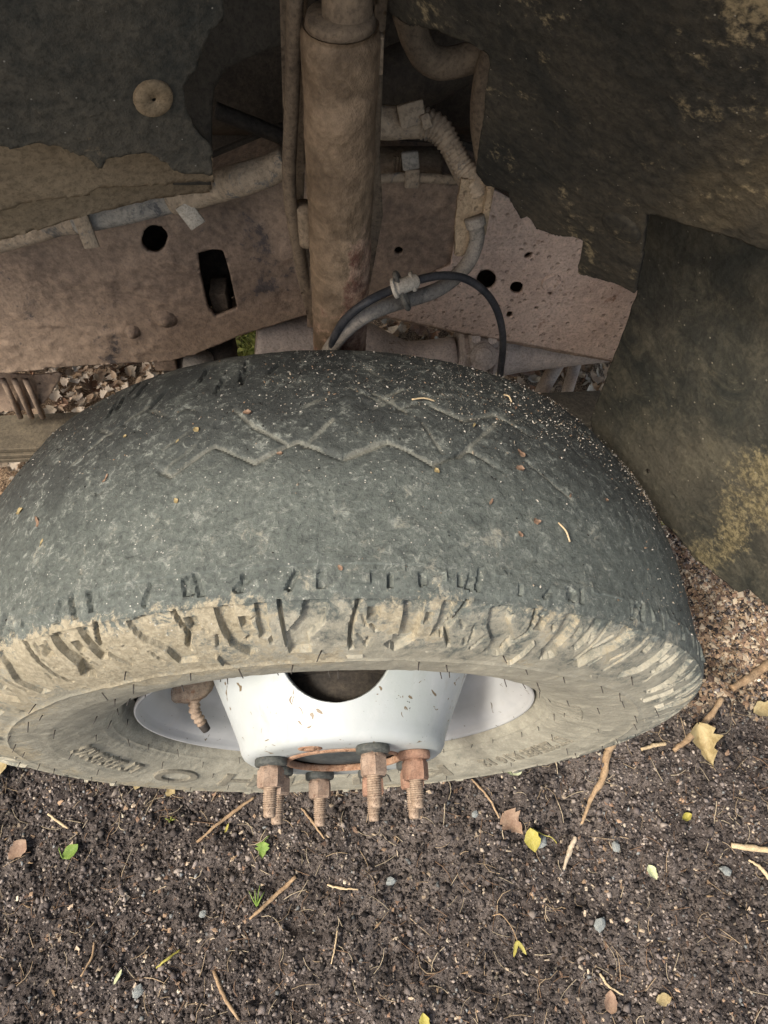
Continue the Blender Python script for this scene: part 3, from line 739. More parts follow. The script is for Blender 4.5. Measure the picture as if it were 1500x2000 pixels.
# dish: deep cone with two hand holes, flat bolting face
def dish():
    face_y, fr = -.0745, .112
    rows = [(.0612, face_y + .006), (.0605, face_y + .002), (.0615, face_y), (.075, face_y), (.090, face_y), (.098, face_y), (.1045, face_y + .0012), (.1095, face_y + .0045), (.1125, face_y + .0095), (.1145, face_y + .017)]
    for t in np.linspace(0, 1, 30)[1:]: rows.append((.1145 + .058 * t ** 1.05, face_y + .017 + .125 * t))
    rows += [(.1765, .076), (.1812, .085)]
    seg = 240; a = np.linspace(-np.pi, np.pi, seg, endpoint=False)
    rows = np.array(rows); G = np.stack([np.outer(rows[:, 0], np.sin(a)), np.repeat(rows[:, 1:], seg, 1), np.outer(rows[:, 0], np.cos(a))], -1)
    aa = np.broadcast_to(a, G.shape[:2]); rad = np.broadcast_to(rows[:, :1], G.shape[:2]); yy = G[..., 1]
    keep = np.ones(G.shape[:2], bool); hc = .0225; hr = .0635
    for a0 in (-.02, np.pi - .02):
        da = (aa - a0 + np.pi) % (2 * np.pi) - np.pi; u = da * rad; v = yy - hc; dd = np.hypot(u, v); ins = (dd < hr) & (np.abs(da) < 1)
        keep &= ~ins
        # pull the ring of vertices just inside onto the edge
        edge = ins & (dd > hr - .009)
        k = hr / np.maximum(dd, 1e-6)
        na = a0 + da * k; nv = hc + v * k
        nr = np.interp(nv, rows[8:, 1], rows[8:, 0])
        for idx_ in np.argwhere(edge): i, j = idx_; G[i, j] = (nr[i, j] * math.sin(na[i, j]), nv[i, j], nr[i, j] * math.cos(na[i, j])); keep[i, j] = True
    n = len(rows); V = G.reshape(-1, 3); ks = keep.reshape(-1)
    F = []
    for i in range(n - 1):
        for j in range(seg):
            q = (i * seg + j, i * seg + (j + 1) % seg, (i + 1) * seg + (j + 1) % seg, (i + 1) * seg + j)
            if all(ks[k] for k in q):
                # drop slivers lying wholly inside a hole
                F.append(q)
    used = np.unique(np.array(F)); re = np.full(len(V), -1); re[used] = np.arange(len(used))
    return V[used], [tuple(int(re[k]) for k in q) for q in F]
V, F = dish()
do = wp('dish', V, F, M['white'], True, 'white painted dish with a large round hand hole')
sm = do.modifiers.new('thickness', 'SOLIDIFY'); sm.thickness = .0055; sm.offset = -1 
FY = -.0745
wp('center_bore_ring', *lathe([(.0592, FY + .004), (.0592, FY - .0012), (.0610, FY - .002), (.0645, FY - .0014), (.0665, FY - .0004), (.0665, FY + .001), (.0600, FY + .006)], 64, close=True), M['rust_ring'], True, 'rusty edge of the centre bore')
wp('hub_face', *lathe([(.0001, FY + .004), (.02, FY + .003), (.043, FY + .003), (.046, FY + .0055), (.0585, FY + .0065), (.0590, FY + .03)], 64), M['hubcap'], True, 'dark hub face inside the centre bore')
wp('hub', *lathe([(.09, FY + .0065), (.098, FY + .02), (.098, .02), (.075, .05), (.07, .2), (.0001, .2)], 48), M['dark'])
wp('brake_drum', *lathe([(.05, -.005), (.1, -.004), (.128, .004), (.135, .012), (.1365, .06), (.145, .062), (.145, .075), (.1365, .078), (.1365, .1), (.12, .115), (.05, .118)], 64), M['dark'])
# studs, nuts and washers
def hexnut(rf, h, y0):
    prof = []
    a = np.arange(6) * np.pi / 3; V = []
    for rr2, y in ((rf * .93, y0), (rf, y0 - .0015), (rf, y0 - h + .0025), (rf * .9, y0 - h)):
        V += [(rr2 * math.sin(t), y, rr2 * math.cos(t)) for t in a]
    F = [(i * 6 + j, i * 6 + (j + 1) % 6, (i + 1) * 6 + (j + 1) % 6, (i + 1) * 6 + j) for i in range(3) for j in range(6)] + [tuple(range(18, 24))]
    return np.array(V), F
thr = []
y = 0.
while y > -.0225: thr += [(.0073, y), (.0073, y - .0008), (.0058, y - .0014)]; y -= .0023
thr += [(.0064, y), (.0062, y - .0065), (.0048, y - .0078), (.0001, y - .0078)]
sv, sf = lathe(thr, 18); stud_me = mesh('wheel_stud', sv, sf); stud_me.materials.append(M['stud'])
wv, wf = lathe([(.0085, 0), (.0165, -.0002), (.0172, -.0015), (.0172, -.0062), (.0160, -.0078), (.012, -.0086), (.0085, -.0086)], 28); wash_me = mesh('nut_washer', wv, wf); wash_me.materials.append(M['washer'])
wv, wf = lathe([(.0085, 0), (.0165, -.0002), (.0172, -.0015), (.0172, -.0062), (.0160, -.0078), (.012, -.0086), (.0085, -.0086)], 28); wash_r = mesh('nut_washer', wv, wf); wash_r.materials.append(M['nut_orange'])
cv, cf = lathe([(.0118, -.0086), (.0125, -.0105), (.0125, -.012)], 24)
nv, nf = join([(cv, cf), hexnut(.0140, .0185, -.0105)])
nut_me = mesh('lug_nut', nv, nf, False); nut_me.materials.append(M['nut'])
nut_or = mesh('lug_nut', nv, nf, False); nut_or.materials.append(M['nut_orange'])
BC = .0826
for k in range(8):
    a = math.radians(22 + 45 * k); p = (BC * math.sin(a), FY, BC * math.cos(a))
    if k == 7:
        hv_, hf_ = lathe([(.0065, -.0002), (.0085, -.0012), (.0115, -.0008), (.0125, -.0001), (.0125, .001), (.006, .001)], 24, close=True)
        wp('stud_hole_ring', hv_ + np.array(p), hf_, M['rust_ring'], True, 'rusty ring round a bolt hole without a nut')
        hv_, hf_ = lathe([(.0063, -.0008), (.0050, -.0022), (.0001, -.0022)], 20)
        wp('stud_stub', hv_ + np.array(p), hf_, M['rust_ring'])
        continue
    orange = k == 1
    ow = link('nut_washer', wash_r if orange else wash_me); on = link('lug_nut', nut_or if orange or k in (2, 3) else nut_me); os_ = link('wheel_stud', stud_me)
    for o in (ow, on, os_): o.parent = wheel; o.location = tuple(np.array(p) + HUB)
    on.rotation_euler = (0, rng.uniform(0, 1), 0); os_.location = (p[0] + HUB[0], FY - .0285, p[2] + HUB[2]); s = rng.uniform(.9, 1.05); os_.scale = (1, s, 1)
    if orange: on['label'] = 'orange rusted lug nut'
M['lump'] = dirty('caked rusty lump', (.15, .1, .07), (.3, .24, .18), .5, 60, (.2, .1, .055), .62, .95, .0015, 220)
# bent rusty valve on a caked lump inside the rim, left
pb = at(352, 1366, y=.012) - WOFF; pe = at(394, 1412, y=-.012) - WOFF
lump = []
V, F = lathe([(.0001, -.02), (.008, -.0195), (.014, -.017), (.018, -.012), (.0205, -.004), (.022, .004), (.02, .012), (.014, .018), (.0001, .02)], 40)
V = V * np.array([1.5, 1, .8]); V = V * (1 + .35 * fbm(V, 45, 3, 3))[:, None]
wp('rust_lump', V + pb + np.array([.006, .016, 0]), F, M['lump'], True, 'rusty lump inside the rim')
path = smooth_path([pb + (.018, 0, .002), pb * .45 + pe * .55 + (.004, 0, .003), pe], 10); n_ = len(path)
wp('valve_stem', *tube(path, .0062 + .0012 * np.sin(np.arange(n_) * 1.6), 16), M['stud'])
tip = smooth_path([pe, pe + (pe - path[-4]) / np.linalg.norm(pe - path[-4]) * .012], 4)
wp('valve_cap', *tube(tip, np.linspace(.0064, .0052, len(tip)), 14), M['hair'])

# ---- shock absorber ---------------------------------------------
SY = .26
def shock():
    t0, t1 = at(665, 48, y=SY), at(664, 700, y=SY); ax = t1 - t0
    n = 90; seg = 72; tt = np.linspace(0, 1, n); a = np.linspace(0, 2 * np.pi, seg, endpoint=False)
    R = np.full(n, .0252); R[tt < .012] = .0235
    V = np.array([t0 + ax * t + np.array([r_ * math.cos(x), r_ * math.sin(x), 0]) for t, r_ in zip(tt, R) for x in a])
    ctr = np.repeat(np.array([t0 + ax * t for t in tt]), seg, 0)
    k = .0009 * vn(V, 60, 4) + .0005 * vn(V, 260, 5)
    V = V + (V - ctr) / .0252 * k[:, None]
    F = [(i * seg + j, i * seg + (j + 1) % seg, (i + 1) * seg + (j + 1) % seg, (i + 1) * seg + j) for i in range(n - 1) for j in range(seg)]
    F.append(tuple(range(seg))); F.append(tuple((n - 1) * seg + j for j in range(seg))[::-1])
    rust = np.repeat(sstep(tt, .45, .9), seg) * .62 + np.tile(sstep(np.cos(a - math.radians(-30)), .35, .9), n) * .62 * np.repeat(sstep(tt, .25, .55), seg)
    return V, F, rust, t0
V, F, rust, st = shock()
n = NT('shock tube paint and rust'); f_, m_ = n.noise(150, 5, .7), n.noise(22, 6, .7, .5)
rm = n.rng(n.math('ADD', n.attr('mask', 0), n.math('ADD', n.math('MULTIPLY', n.math('SUBTRACT', m_, .5), 1.6), n.math('MULTIPLY', n.math('SUBTRACT', f_, .5), .8))), .5, .72)
ca = n.mix(n.rng(m_, .36, .64), (.15, .11, .072), (.33, .25, .17)); cb = n.mix(n.rng(n.noise(60, 6, .7), .36, .6), (.15, .075, .055), (.42, .3, .22))
c_ = n.mix(rm, ca, cb); c_ = n.mix(n.rng(f_, .35, .65, .0, .6), n.mix(1., c_, (.6, .6, .6), 'MULTIPLY'), c_)
c_ = n.mix(1., c_, (1.15, 1.1, 1.05), 'MULTIPLY'); M['shock2'] = n.done(c_, .62, n.bump(n.math('ADD', f_, m_), .002), 0, .3)
shk = empty('shock_absorber'); shk.parent = truck; shk.location = Vector(st) - truck_off; shk['label'] = 'thick vertical shock absorber, dusty brown and rusting at its lower right'
o = tp('shock_tube', V, F, M['shock2'], shk); vcol(o.data, np.stack([rust] * 3, -1), 'mask')
e0 = at(672, 12, y=SY)
V, F = lathe([(.0001, -.020), (.009, -.019), (.0135, -.014), (.0155, -.004), (.015, .012), (.0135, .05), (.0001, .06)], 32, 'z')
V = V * (1 + .06 * vn(V, 90, 3))[:, None]; tp('upper_eye', V * np.array([1, .9, 1]) + at(678, 22, y=SY), F, M['dark_dust'], shk)
tp('top_collar', *tube(np.array([st + (0, 0, .0), st + (0, 0, .006)]), [.0225, .0205], 40), M['dark_dust'], shk)
V, F = lathe([(.012, -.03), (.0225, -.03), (.0245, -.025), (.0245, .025), (.0225, .03), (.012, .03)], 40, close=True)
tp('lower_eye', V + at(664, 720, y=SY), F, M['shock_rust'], shk)
tp('weld_tab', *box(at(739, 105, y=SY), (.006, .008, .022)), M['shock'], shk)

# ---- frame rail --------------------------------------------------
FYR = .42
LB = [(-140, 742), (0, 730), (120, 716), (330, 705), (380, 693), (470, 655), (545, 632), (625, 606)]
LT_ = [(640, 330), (540, 335), (400, 392), (200, 440), (0, 486), (-140, 515)]
ripple = lambda P, U: .0016 * fbm(P, 24, 3, 5) + .0045 * np.maximum(0, fbm(P, 60, 2, 8)) * sstep(fbm(P, 8, 2, 12), -.2, .3) + .0006 * vn(P, 220, 9)
lr = tsheet('frame_rail', LB + LT_, [slot(302, 466, 24, 27, 20, .35), np.array([(386, 494), (418, 486), (436, 490), (448, 530), (464, 604), (420, 619), (406, 600), (392, 540)])], (0, FYR, .6), (0, -1, 0), .003, .006, M['frame'], None, ripple, 'dusty brown frame rail with an oval and a rectangular hole')
RB = [(600, 640), (660, 632), (760, 622), (900, 652), (1060, 682), (1200, 708), (1330, 735)]
RT = [(1330, 470), (1140, 452), (1010, 400), (900, 362), (820, 356), (740, 352), (600, 345)]
rr2 = tsheet('frame_rail', RB + RT, [ell(779, 491, 9, 9), ell(950, 547, 19, 20), ell(1009, 563, 13, 13), slot(1032, 499, 10, 6, 6, -.6), ell(995, 615, 6, 8, .3)], (0, FYR + .004, .6), (0, -1, 0), .003, .006, M['frame'], None, ripple, 'darker stretch of frame rail right of the shock absorber')
RP = [(880, 520), (905, 372), (960, 370), (1010, 398), (1060, 440), (1140, 462), (1330, 520), (1330, 732), (1200, 705), (1060, 678), (905, 650), (760, 619), (735, 600), (800, 560)]
pl = tsheet('rail_reinforcement', RP, [ell(950, 547, 20, 21), ell(1009, 563, 13, 13), slot(1032, 499, 10, 6, 6, -.6), ell(995, 615, 6, 8, .3), ell(1047, 602, 4, 4), ell(1074, 573, 7, 4, .6)], (0, FYR - .003, .6), (0, -1, 0), .0026, .006, M['frame_rust'], None,
            lambda P, U: .0007 * fbm(P, 30, 3, 15) + .0005 * vn(P, 150, 16), 'pink rusted plate with round holes bolted to the frame')
for px, py, rad, nm in ((1077, 552, .0105, 'depressed_plug'), ):
    V, F = lathe([(.0001, .0015), (rad * .6, .001), (rad * .75, -.001), (rad, -.002), (rad * 1.15, -.0002), (rad * 1.15, .002)], 24); tp(nm, V + at(px, py, y=FYR - .004), F, M['frame_rust'], pl)
for px, py, rad in ((322, 622, .013), (258, 648, .009)):
    V, F = lathe([(.0001, -.009), (rad * .45, -.0085), (rad * .55, -.005), (rad * .9, -.004), (rad, -.001), (rad * 1.3, .002)], 24); tp('rail_boss', V + at(px, py, y=FYR - .001), F, M['frame'], lr)
# channel flanges running inboard
def flange(ptsA, name, par, mat, y0, depth, up):
    P = np.array([at(px, py, y=y0) for px, py in ptsA]); t = .006
    V = []
    for p in P: V += [(p[0], y0 + .001, p[2]), (p[0], y0 + depth, p[2]), (p[0], y0 + depth, p[2] + up * t), (p[0], y0 + .001, p[2] + up * t)]
    F = [tuple(4 * i + k for k in q) for i in range(0)] ; n = len(P)
    for i in range(n - 1):
        for k in range(4): F.append((4 * i + k, 4 * i + (k + 1) % 4, 4 * i + 4 + (k + 1) % 4, 4 * i + 4 + k))
    F += [(0, 1, 2, 3), tuple(4 * (n - 1) + k for k in (3, 2, 1, 0))]
    return tp(name, V, F, mat, par, False)
flange(LB, 'bottom_flange', lr, M['frame'], FYR + .006, .07, 1)
flange(LT_[::-1], 'top_flange', lr, M['frame'], FYR + .006, .07, -1)
flange(RB, 'bottom_flange', rr2, M['frame'], FYR + .01, .07, 1)
flange(RT[::-1], 'top_flange', rr2, M['frame'], FYR + .01, .07, -1)
def backing(bot, top, name, par, y0):
    P = [at(px, py, y=FYR) for px, py in bot + top]; n = len(P); V = []
    for yy in (y0, y0 + .005): V += [(p[0], yy, p[2]) for p in P]
    m = len(bot); F = []
    for i in range(n): F.append((i, (i + 1) % n, n + (i + 1) % n, n + i))
    F += [tuple(range(n))[::-1], tuple(range(n, 2 * n))]
    return tp(name, V, F, M['dark'], par, False)
backing(LB, LT_, 'dark_backing', lr, FYR + .078); backing(RB, RT, 'dark_backing', rr2, FYR + .082)  # dark sheets added behind the rail so its holes look black
tp('mount_block', *box(at(432, 585, y=FYR + .035), (.02, .03, .045)), M['dark_dust'])
# tall dark mounting bracket behind and left of the shock
sh_br = [(545, -40), (600, -40), (600, 200), (592, 420), (610, 540), (640, 700), (600, 620), (575, 520), (556, 380), (552, 200)]
tsheet('shock_bracket', sh_br, [], (0, SY + .05, .9), (0, -1, 0), .003, .006, M['dark_dust'], None, lambda P, U: .0008 * fbm(P, 40, 2, 3), 'dark upright bracket plate beside the shock absorber')
sh_b2 = [(735, -40), (760, -40), (750, 90), (742, 300), (748, 420), (722, 560), (715, 560), (720, 300), (728, 100)]
tsheet('shock_bracket', sh_b2, [], (0, SY + .06, .9), (0, -1, 0), .003, .005, M['dark_dust'], None, None)
# edge weld on the left flank of the shock bracket
tp('bracket_rib', *tube(smooth_path([at(577, -20, y=SY + .03), at(570, 200, y=SY + .03), at(566, 380, y=SY + .035), at(590, 520, y=SY + .05), at(612, 600, y=SY + .06)], 8), .0055, 12), M['dark_dust'])
tp('spacer', *tube(smooth_path([at(592, 400, y=SY + .04), at(598, 440, y=SY + .04), at(602, 475, y=SY + .04)], 4), .008, 14), M['shock'])

# ---- inner panels and liners -----------------------------------------
jj = lambda poly, amp, step, seed: jag(poly, amp, step, seed)
# left liner: three stacked layers
oA = at(415, 345, y=.27); nA = np.cross(at(430, 0, y=.25) - oA, at(0, 290, y=.20) - oA)
bump_l = lambda P, U: .004 * vn(P, 9, 41) + .0012 * fbm(P, 30, 3, 42) + .0006 * vn(P, 200, 43)
edge = [(435, -60), (437, 40), (410, 62), (398, 95), (378, 140), (357, 170), (362, 205), (378, 245), (398, 272), (413, 285), (415, 346), (398, 340), (345, 338), (322, 318), (290, 302), (265, 305), (225, 312), (212, 318), (198, 336), (186, 322), (165, 308), (150, 306), (112, 290), (80, 286), (50, 290), (28, 298), (0, 292), (-130, 300), (-130, -60)]
ll = tsheet('wheel_arch_liner', jag(edge, 1.6, 7, 5), [ell(300, 195, 4, 7)], oA, nA, .0024, .004, M['liner_dry'], None, bump_l, 'torn black liner sheet with ragged edges, upper left')
pc = on_plane(298, 189, oA, nA); Mf = frame_from(nA / np.linalg.norm(nA) * (1 if np.dot(CAM - oA, nA) > 0 else -1))
V, F = lathe([(.0013, .0012), (.0016, .002), (.008, .0028), (.0118, .0024), (.0126, .0012), (.0126, -.001)], 36, 'z')
tp('plug', V @ Mf.T + pc + Mf[:, 2] * .001, F, M['plug'], ll, True, 'round clay coloured plug with a dark centre hole')
oB = at(300, 350, y=.30); nB = nA
lowl = [(-130, 262), (385, 284), (412, 300), (416, 352), (390, 350), (330, 356), (262, 366), (230, 364), (180, 368), (183, 382), (160, 384), (100, 392), (40, 406), (10, 418), (0, 424), (-130, 450)]
tsheet('liner_backing', jag(lowl, 1.2, 9, 6), [ell(78, 355, 4, 3)], oB, nB, .003, .003, M['liner_brown'], None, bump_l, 'tan dust coated liner layer below the torn sheet')
oC = at(300, 380, y=.335)
tsheet('liner_backing', jag([(-130, 320), (412, 320), (413, 372), (300, 385), (250, 395), (120, 430), (0, 470), (-130, 500)], 1, 9, 7), [], oC, nB, .004, .003, M['liner_brown'], None, bump_l)
# dark inner panel with a rounded opening
oD = at(480, 100, y=.36)
tsheet('inner_panel', [(330, -60), (575, -60), (575, 78), (530, 95), (470, 118), (436, 142), (418, 175), (414, 230), (415, 360), (330, 360)], [], oD, (0, -1, .25), .004, .003, dirty('dark grey panel', (.035, .031, .025), (.06, .053, .042), .5, 9), None, bump_l, 'dark inner panel with a rounded opening')  # the panel's own dark grey brown
# right liner
oE = at(940, 330, y=.30); nE = np.cross(at(760, 0, y=.28) - oE, at(1500, 250, y=.10) - oE)
edgeR = [(758, -60), (762, 20), (800, 45), (850, 52), (900, 66), (935, 82), (960, 100), (962, 120), (955, 180), (948, 240), (938, 310), (936, 330), (955, 355), (1000, 362), (1003, 385), (1022, 420), (1040, 412), (1052, 440), (1092, 456), (1143, 462), (1128, 535), (1210, 556), (1240, 574), (1255, 500), (1262, 415), (1420, 462), (1560, 515), (1700, 560), (1700, -60)]
lr_d = lambda P, U: .006 * vn(P, 7, 51) + .0016 * fbm(P, 28, 3, 52) + .0007 * vn(P, 180, 53)
rl = tsheet('wheel_arch_liner', jag(edgeR, .55, 9, 8), [ell(1093, 383, 6, 4, -.4), ell(1121, 400, 5, 4, -.4), ell(1190, 449, 3, 8, .3), ell(1180, 515, 5, 4)], oE, nE, .0024, .004, M['liner'], None, lr_d, 'large black liner sheet streaked with dry mud, upper right')
MfE = frame_from(nE / np.linalg.norm(nE) * (1 if np.dot(CAM - oE, nE) > 0 else -1)); pc = on_plane(1216, 440, oE, nE)
V, F = lathe([(.0001, .003), (.013, .003), (.0155, .002), (.0165, -.001)], 32, 'z'); tp('plug', V @ MfE.T + pc + MfE[:, 2] * .001, F, M['liner'], rl)
# hanging rubber flap
B_, A_, D_ = at(1155, 820, y=.30), at(1240, 575, y=.31), at(1500, 1190, y=.035)
nF = np.cross(A_ - B_, D_ - B_)
edgeF = [(1250, 405), (1242, 574), (1200, 690), (1155, 818), (1165, 870), (1240, 955), (1300, 1022), (1345, 1072), (1352, 1085), (1390, 1115), (1420, 1143), (1440, 1158), (1462, 1152), (1500, 1190), (1640, 1310), (1640, 520), (1420, 440)]
n = NT('mud stained rubber flap'); a1, b1, f1 = n.noise(5, 7, .62, .3), n.noise(26, 7, .72, .7), n.noise(190, 5, .72)
stk = n.noise(5, 6, .7, .4, (2.2, 2.2, .55, .0, .5, 0))
c1 = n.mix(n.rng(a1, .35, .68), (.034, .037, .031), (.1, .09, .067)); c1 = n.mix(n.rng(b1, .4, .75), c1, (.135, .122, .086))
mm = n.rng(n.math('ADD', n.attr('mask', 0), n.math('ADD', n.math('MULTIPLY', n.math('SUBTRACT', b1, .5), 1.3), n.math('MULTIPLY', n.math('SUBTRACT', f1, .5), .9))), .45, .8)
c1 = n.mix(mm, c1, n.mix(n.rng(f1, .35, .65), (.14, .115, .06), (.27, .225, .125)))
c1 = n.mix(n.rng(n.noise(16, 7, .8, .8), .6, .75, 0, .6), c1, (.2, .17, .1)); c1 = n.mix(n.rng(n.voro(90), .11, .05), c1, (.3, .27, .2)); c1 = n.mix(n.rng(f1, .35, .65, .0, .7), n.mix(1., c1, (.6, .6, .6), 'MULTIPLY'), c1)
M['flap'] = n.done(c1, .9, n.bump(n.math('ADD', f1, b1), .0015), 0, .3)
fl = tsheet('mud_flap', jag(edgeF, 1.0, 12, 9), [ell(1304, 848, 3, 4), ell(1318, 968, 4, 5), ell(1265, 920, 4, 6, .5)], B_, nF, .0026, .006, M['flap'], None, lambda P, U: .005 * vn(P, 6, 55) + .0012 * fbm(P, 25, 3, 56) + .0008 * vn(P, 140, 57), 'hanging black rubber flap with a band of yellow mud')
W_ = world_of(fl); a = np.empty(len(fl.data.vertices) * 3); fl.data.vertices.foreach_get('co', a); Pw = a.reshape(-1, 3) + np.array(W_); px_, _z = pj(Pw)
g = sstep(px_[:, 0] * .55 + px_[:, 1] * .45, 1090, 1280) * (1 - sstep(px_[:, 1] + (px_[:, 0] - 1500) * .75, 1005, 1085)) * sstep(px_[:, 1], 740, 900)
g2 = .35 * sstep(px_[:, 0], 1380, 1500) * (px_[:, 1] > 700); vcol(fl.data, np.stack([g * .66 + g2 * .3 + .1 * vn(Pw, 25, 7)] * 3, -1), 'mask')
# unseen outer body; fender, arch roof and hood shaped to shade the wheel well
def arch_panel():
    R0, yo = .92, -.05; a = np.radians(np.linspace(-100, 100, 60)); V, F = [], []
    for t in a:
        x, z = R0 * math.sin(t), ZC + R0 * math.cos(t)
        V += [(x, yo, max(z, .3)), (x * 1.0, yo, 1.75 if abs(t) < 1.2 else max(z, .3) + .001), (x, yo + .03, max(z, .3)), (x, yo + .03, 1.75 if abs(t) < 1.2 else max(z, .3) + .001)]
    n = len(a)
    for i in range(n - 1):
        b = 4 * i
        F += [(b, b + 4, b + 5, b + 1), (b + 2, b + 3, b + 7, b + 6), (b, b + 2, b + 6, b + 4)]
    return V, F
tp('fender', *arch_panel(), M['body'])
a = np.radians(np.linspace(-42, 75, 30)); V, F = [], []
for t in a:
    x, z = .905 * math.sin(t), ZC + .905 * math.cos(t); V += [(x, -.04, z), (x, .62, z), (x * 1.01, .62, z + .006), (x * 1.01, -.04, z + .006)]
for i in range(len(a) - 1):
    for k in range(4): F.append((4 * i + k, 4 * i + (k + 1) % 4, 4 * i + 4 + (k + 1) % 4, 4 * i + 4 + k))
tp('wheel_arch_roof', V, F, M['liner'])
tp('hood', *box((0, .9, 1.62), (2.6, 1.9, .05)), M['body'])
def engine():
    P = [box((.0, .95, .92), (1.3, .5, .62), bev=.15), box((.05, .9, .58), (1.1, .3, .12), bev=.3), box((-.05, .78, 1.02), (.4, .06, .12), bev=.4), box((.1, .76, .88), (.3, .05, .2), bev=.3)]
    for k in range(4): P.append(tube(smooth_path([(-.14 + .1 * k, .70, 1.02), (-.14 + .1 * k, .65, .99), (-.1 + .09 * k, .63, .90), (-.06 + .07 * k, .64, .82)], 6), .02, 12))
    return join(P)
tp('engine', *engine(), M['dark'])  # engine bulk enlarged to block light from behind the frame
tp('firewall', *box((.72, .9, 1.05), (.05, 1.5, .95)), M['dark'])
tp('radiator_support', *box((-1.25, .9, 1.15), (.05, 1.5, .75)), M['dark'])  # unseen; set forward and high so light reaches the leaf litter
tp('frame_rail', *box((0, 1.42, .56), (2.4, .07, .18)), M['frame'])
tp('rocker_panel', *box((0, 1.9, 1.2), (2.4, .05, .7)), M['body'])  # unseen far side, raised to let light in under the truck

# ---- pipes, looms, hoses ----------------------------------------------
def piped(name, pts, ys, rad, mat, seg=16, corr=None, label=None, n=10, rough=0, parent=None):
    ys = np.broadcast_to(ys, len(pts)); P = smooth_path([at(px, py, y=y) for (px, py), y in zip(pts, ys)], n)
    rr = np.broadcast_to(rad, len(pts)); R = np.interp(np.linspace(0, 1, len(P)), np.linspace(0, 1, len(pts)), rr)
    if corr:
        L = np.r_[0, np.cumsum(np.linalg.norm(np.diff(P, axis=0), axis=1))]; m = int(L[-1] / corr * 4) + 2
        q = np.linspace(0, L[-1], m); P = np.stack([np.interp(q, L, P[:, k]) for k in range(3)], -1); R = np.interp(q, L, R); R = R * (1 + .07 * np.sign(np.sin(2 * np.pi * q / corr)))
    V, F = tube(P, R, seg)
    if rough:
        c = np.repeat(P, seg, 0); d_ = V - c; V = c + d_ * (1 + rough * fbm(V, 60, 3, 4))[:, None]
    return tp(name, V, F, mat, parent, True, label)
lm = piped('wiring_loom', [(-60, 492), (0, 474), (70, 455), (110, 440), (150, 434)], .395, [.0098, .0098, .01, .0108, .0118], M['loom'], rough=.06, label='mud coated pipe running left along the top of the frame')
piped('loom_sleeve', [(148, 434), (240, 416), (345, 390)], .393, .0112, M['loom_grey'], rough=.03, parent=lm)
piped('loom_tape', [(340, 391), (400, 372), (440, 360), (475, 350), (520, 335), (560, 315)], [.39, .38, .37, .36, .36, .36], [.0138, .014, .0142, .0138, .013, .012], M['loom'], rough=.07, parent=lm)
def tab(px0, py0, px1, py1, w_, y, mat, parent=None, t=.003):
    a_, b_ = at(px0, py0, y=y), at(px1, py1, y=y - .004); d_ = (b_ - a_); L = np.linalg.norm(d_)
    R = frame_from(np.array([0, -1., .3]), d_ / L); V, F = box((0, 0, 0), (L, w_, t), bev=.3); return tp('clip', V @ R.T + (a_ + b_) / 2, F, mat, parent)
tab(356, 400, 388, 440, .017, .372, M['clip'], lm); tab(146, 404, 182, 480, .015, .378, M['loom'], lm); tab(48, 436, 60, 448, .008, .38, M['clip'], lm)
piped('hose', [(795, 20), (812, 75), (830, 108), (862, 124), (905, 118), (955, 100), (1000, 90)], .36, .0115, M['dark_dust'], label='thick curved hose, upper right of the shock absorber', rough=.08)
piped('hose', [(962, 95), (945, 150), (938, 220), (945, 300), (960, 350)], .345, .0085, M['dark_dust'], rough=.08)
piped('hose', [(730, 180), (800, 150), (880, 110), (960, 60)], .48, .03, M['dark'], rough=.05)
piped('hose', [(420, 215), (470, 235), (520, 255), (570, 275)], .45, .0075, M['dark'], rough=.1)
cl = piped('wiring_loom', [(735, 240), (780, 240), (822, 238)], .375, .0135, M['loom'], rough=.1, label='corrugated wiring loom bending down to the rusty bracket')
piped('loom_conduit', [(818, 238), (855, 252), (880, 285), (900, 320), (925, 355), (935, 380)], [.375, .368, .358, .348, .336, .332], [.0125, .0115, .0095, .009, .009, .009], M['loom'], 16, corr=.0042, parent=cl)
piped('loom_branch', [(845, 250), (868, 285), (884, 320), (905, 362)], .365, .0048, M['loom'], parent=cl)
tab(800, 200, 808, 245, .022, .36, M['loom'], cl, .006); tab(828, 222, 836, 250, .008, .355, M['loom'], cl, .006)
piped('brake_line', [(725, 350), (800, 346), (870, 350), (915, 352)], .40, .0046, M['loom'], label='thin dusty pipe along the top of the frame')
tab(800, 296, 803, 330, .016, .40, M['loom_grey'], None, .008); tab(806, 330, 804, 366, .014, .398, M['loom'], None, .006)
P = [box(at(790, 325, y=.44), (.075, .03, .03), bev=.3)]
for k in range(6): P.append(box(at(770 + 6 * k, 326, y=.424), (.0022, .003, .022)))
tp('connector', *join(P), M['dark_dust'])
# rusty hose bracket
hb = tsheet('hose_bracket', jag([(902, 350), (950, 354), (946, 392), (940, 440), (925, 470), (905, 500), (888, 500), (890, 440), (893, 395)], .8, 8, 12), [ell(927, 367, 4.5, 4.5)], at(920, 400, y=.325), (.1, -1, .2), .0012, .004, M['bracket'], None, lambda P, U: .001 * fbm(P, 60, 3, 3), 'rusty bracket with a small hole holding the brake hose')
V, F = box(at(947, 392, y=.335), (.006, .03, .05)); tp('bracket_edge', V, F, M['bracket'], hb)
bh = piped('brake_hose', [(926, 428), (931, 450), (930, 475), (915, 512), (885, 545), (850, 568), (805, 583), (760, 596), (715, 615), (680, 640), (655, 668), (636, 700), (625, 740)], [.318, .316, .313, .308, .302, .284, .27, .25, .234, .229, .227, .226, .226], .0070, M['hose'], 18, n=12, label='grey rubber brake hose curving from the bracket down behind the tyre')
piped('hose_ferrule', [(926, 424), (930, 442)], [.319, .316], .0092, M['hose'], parent=bh)
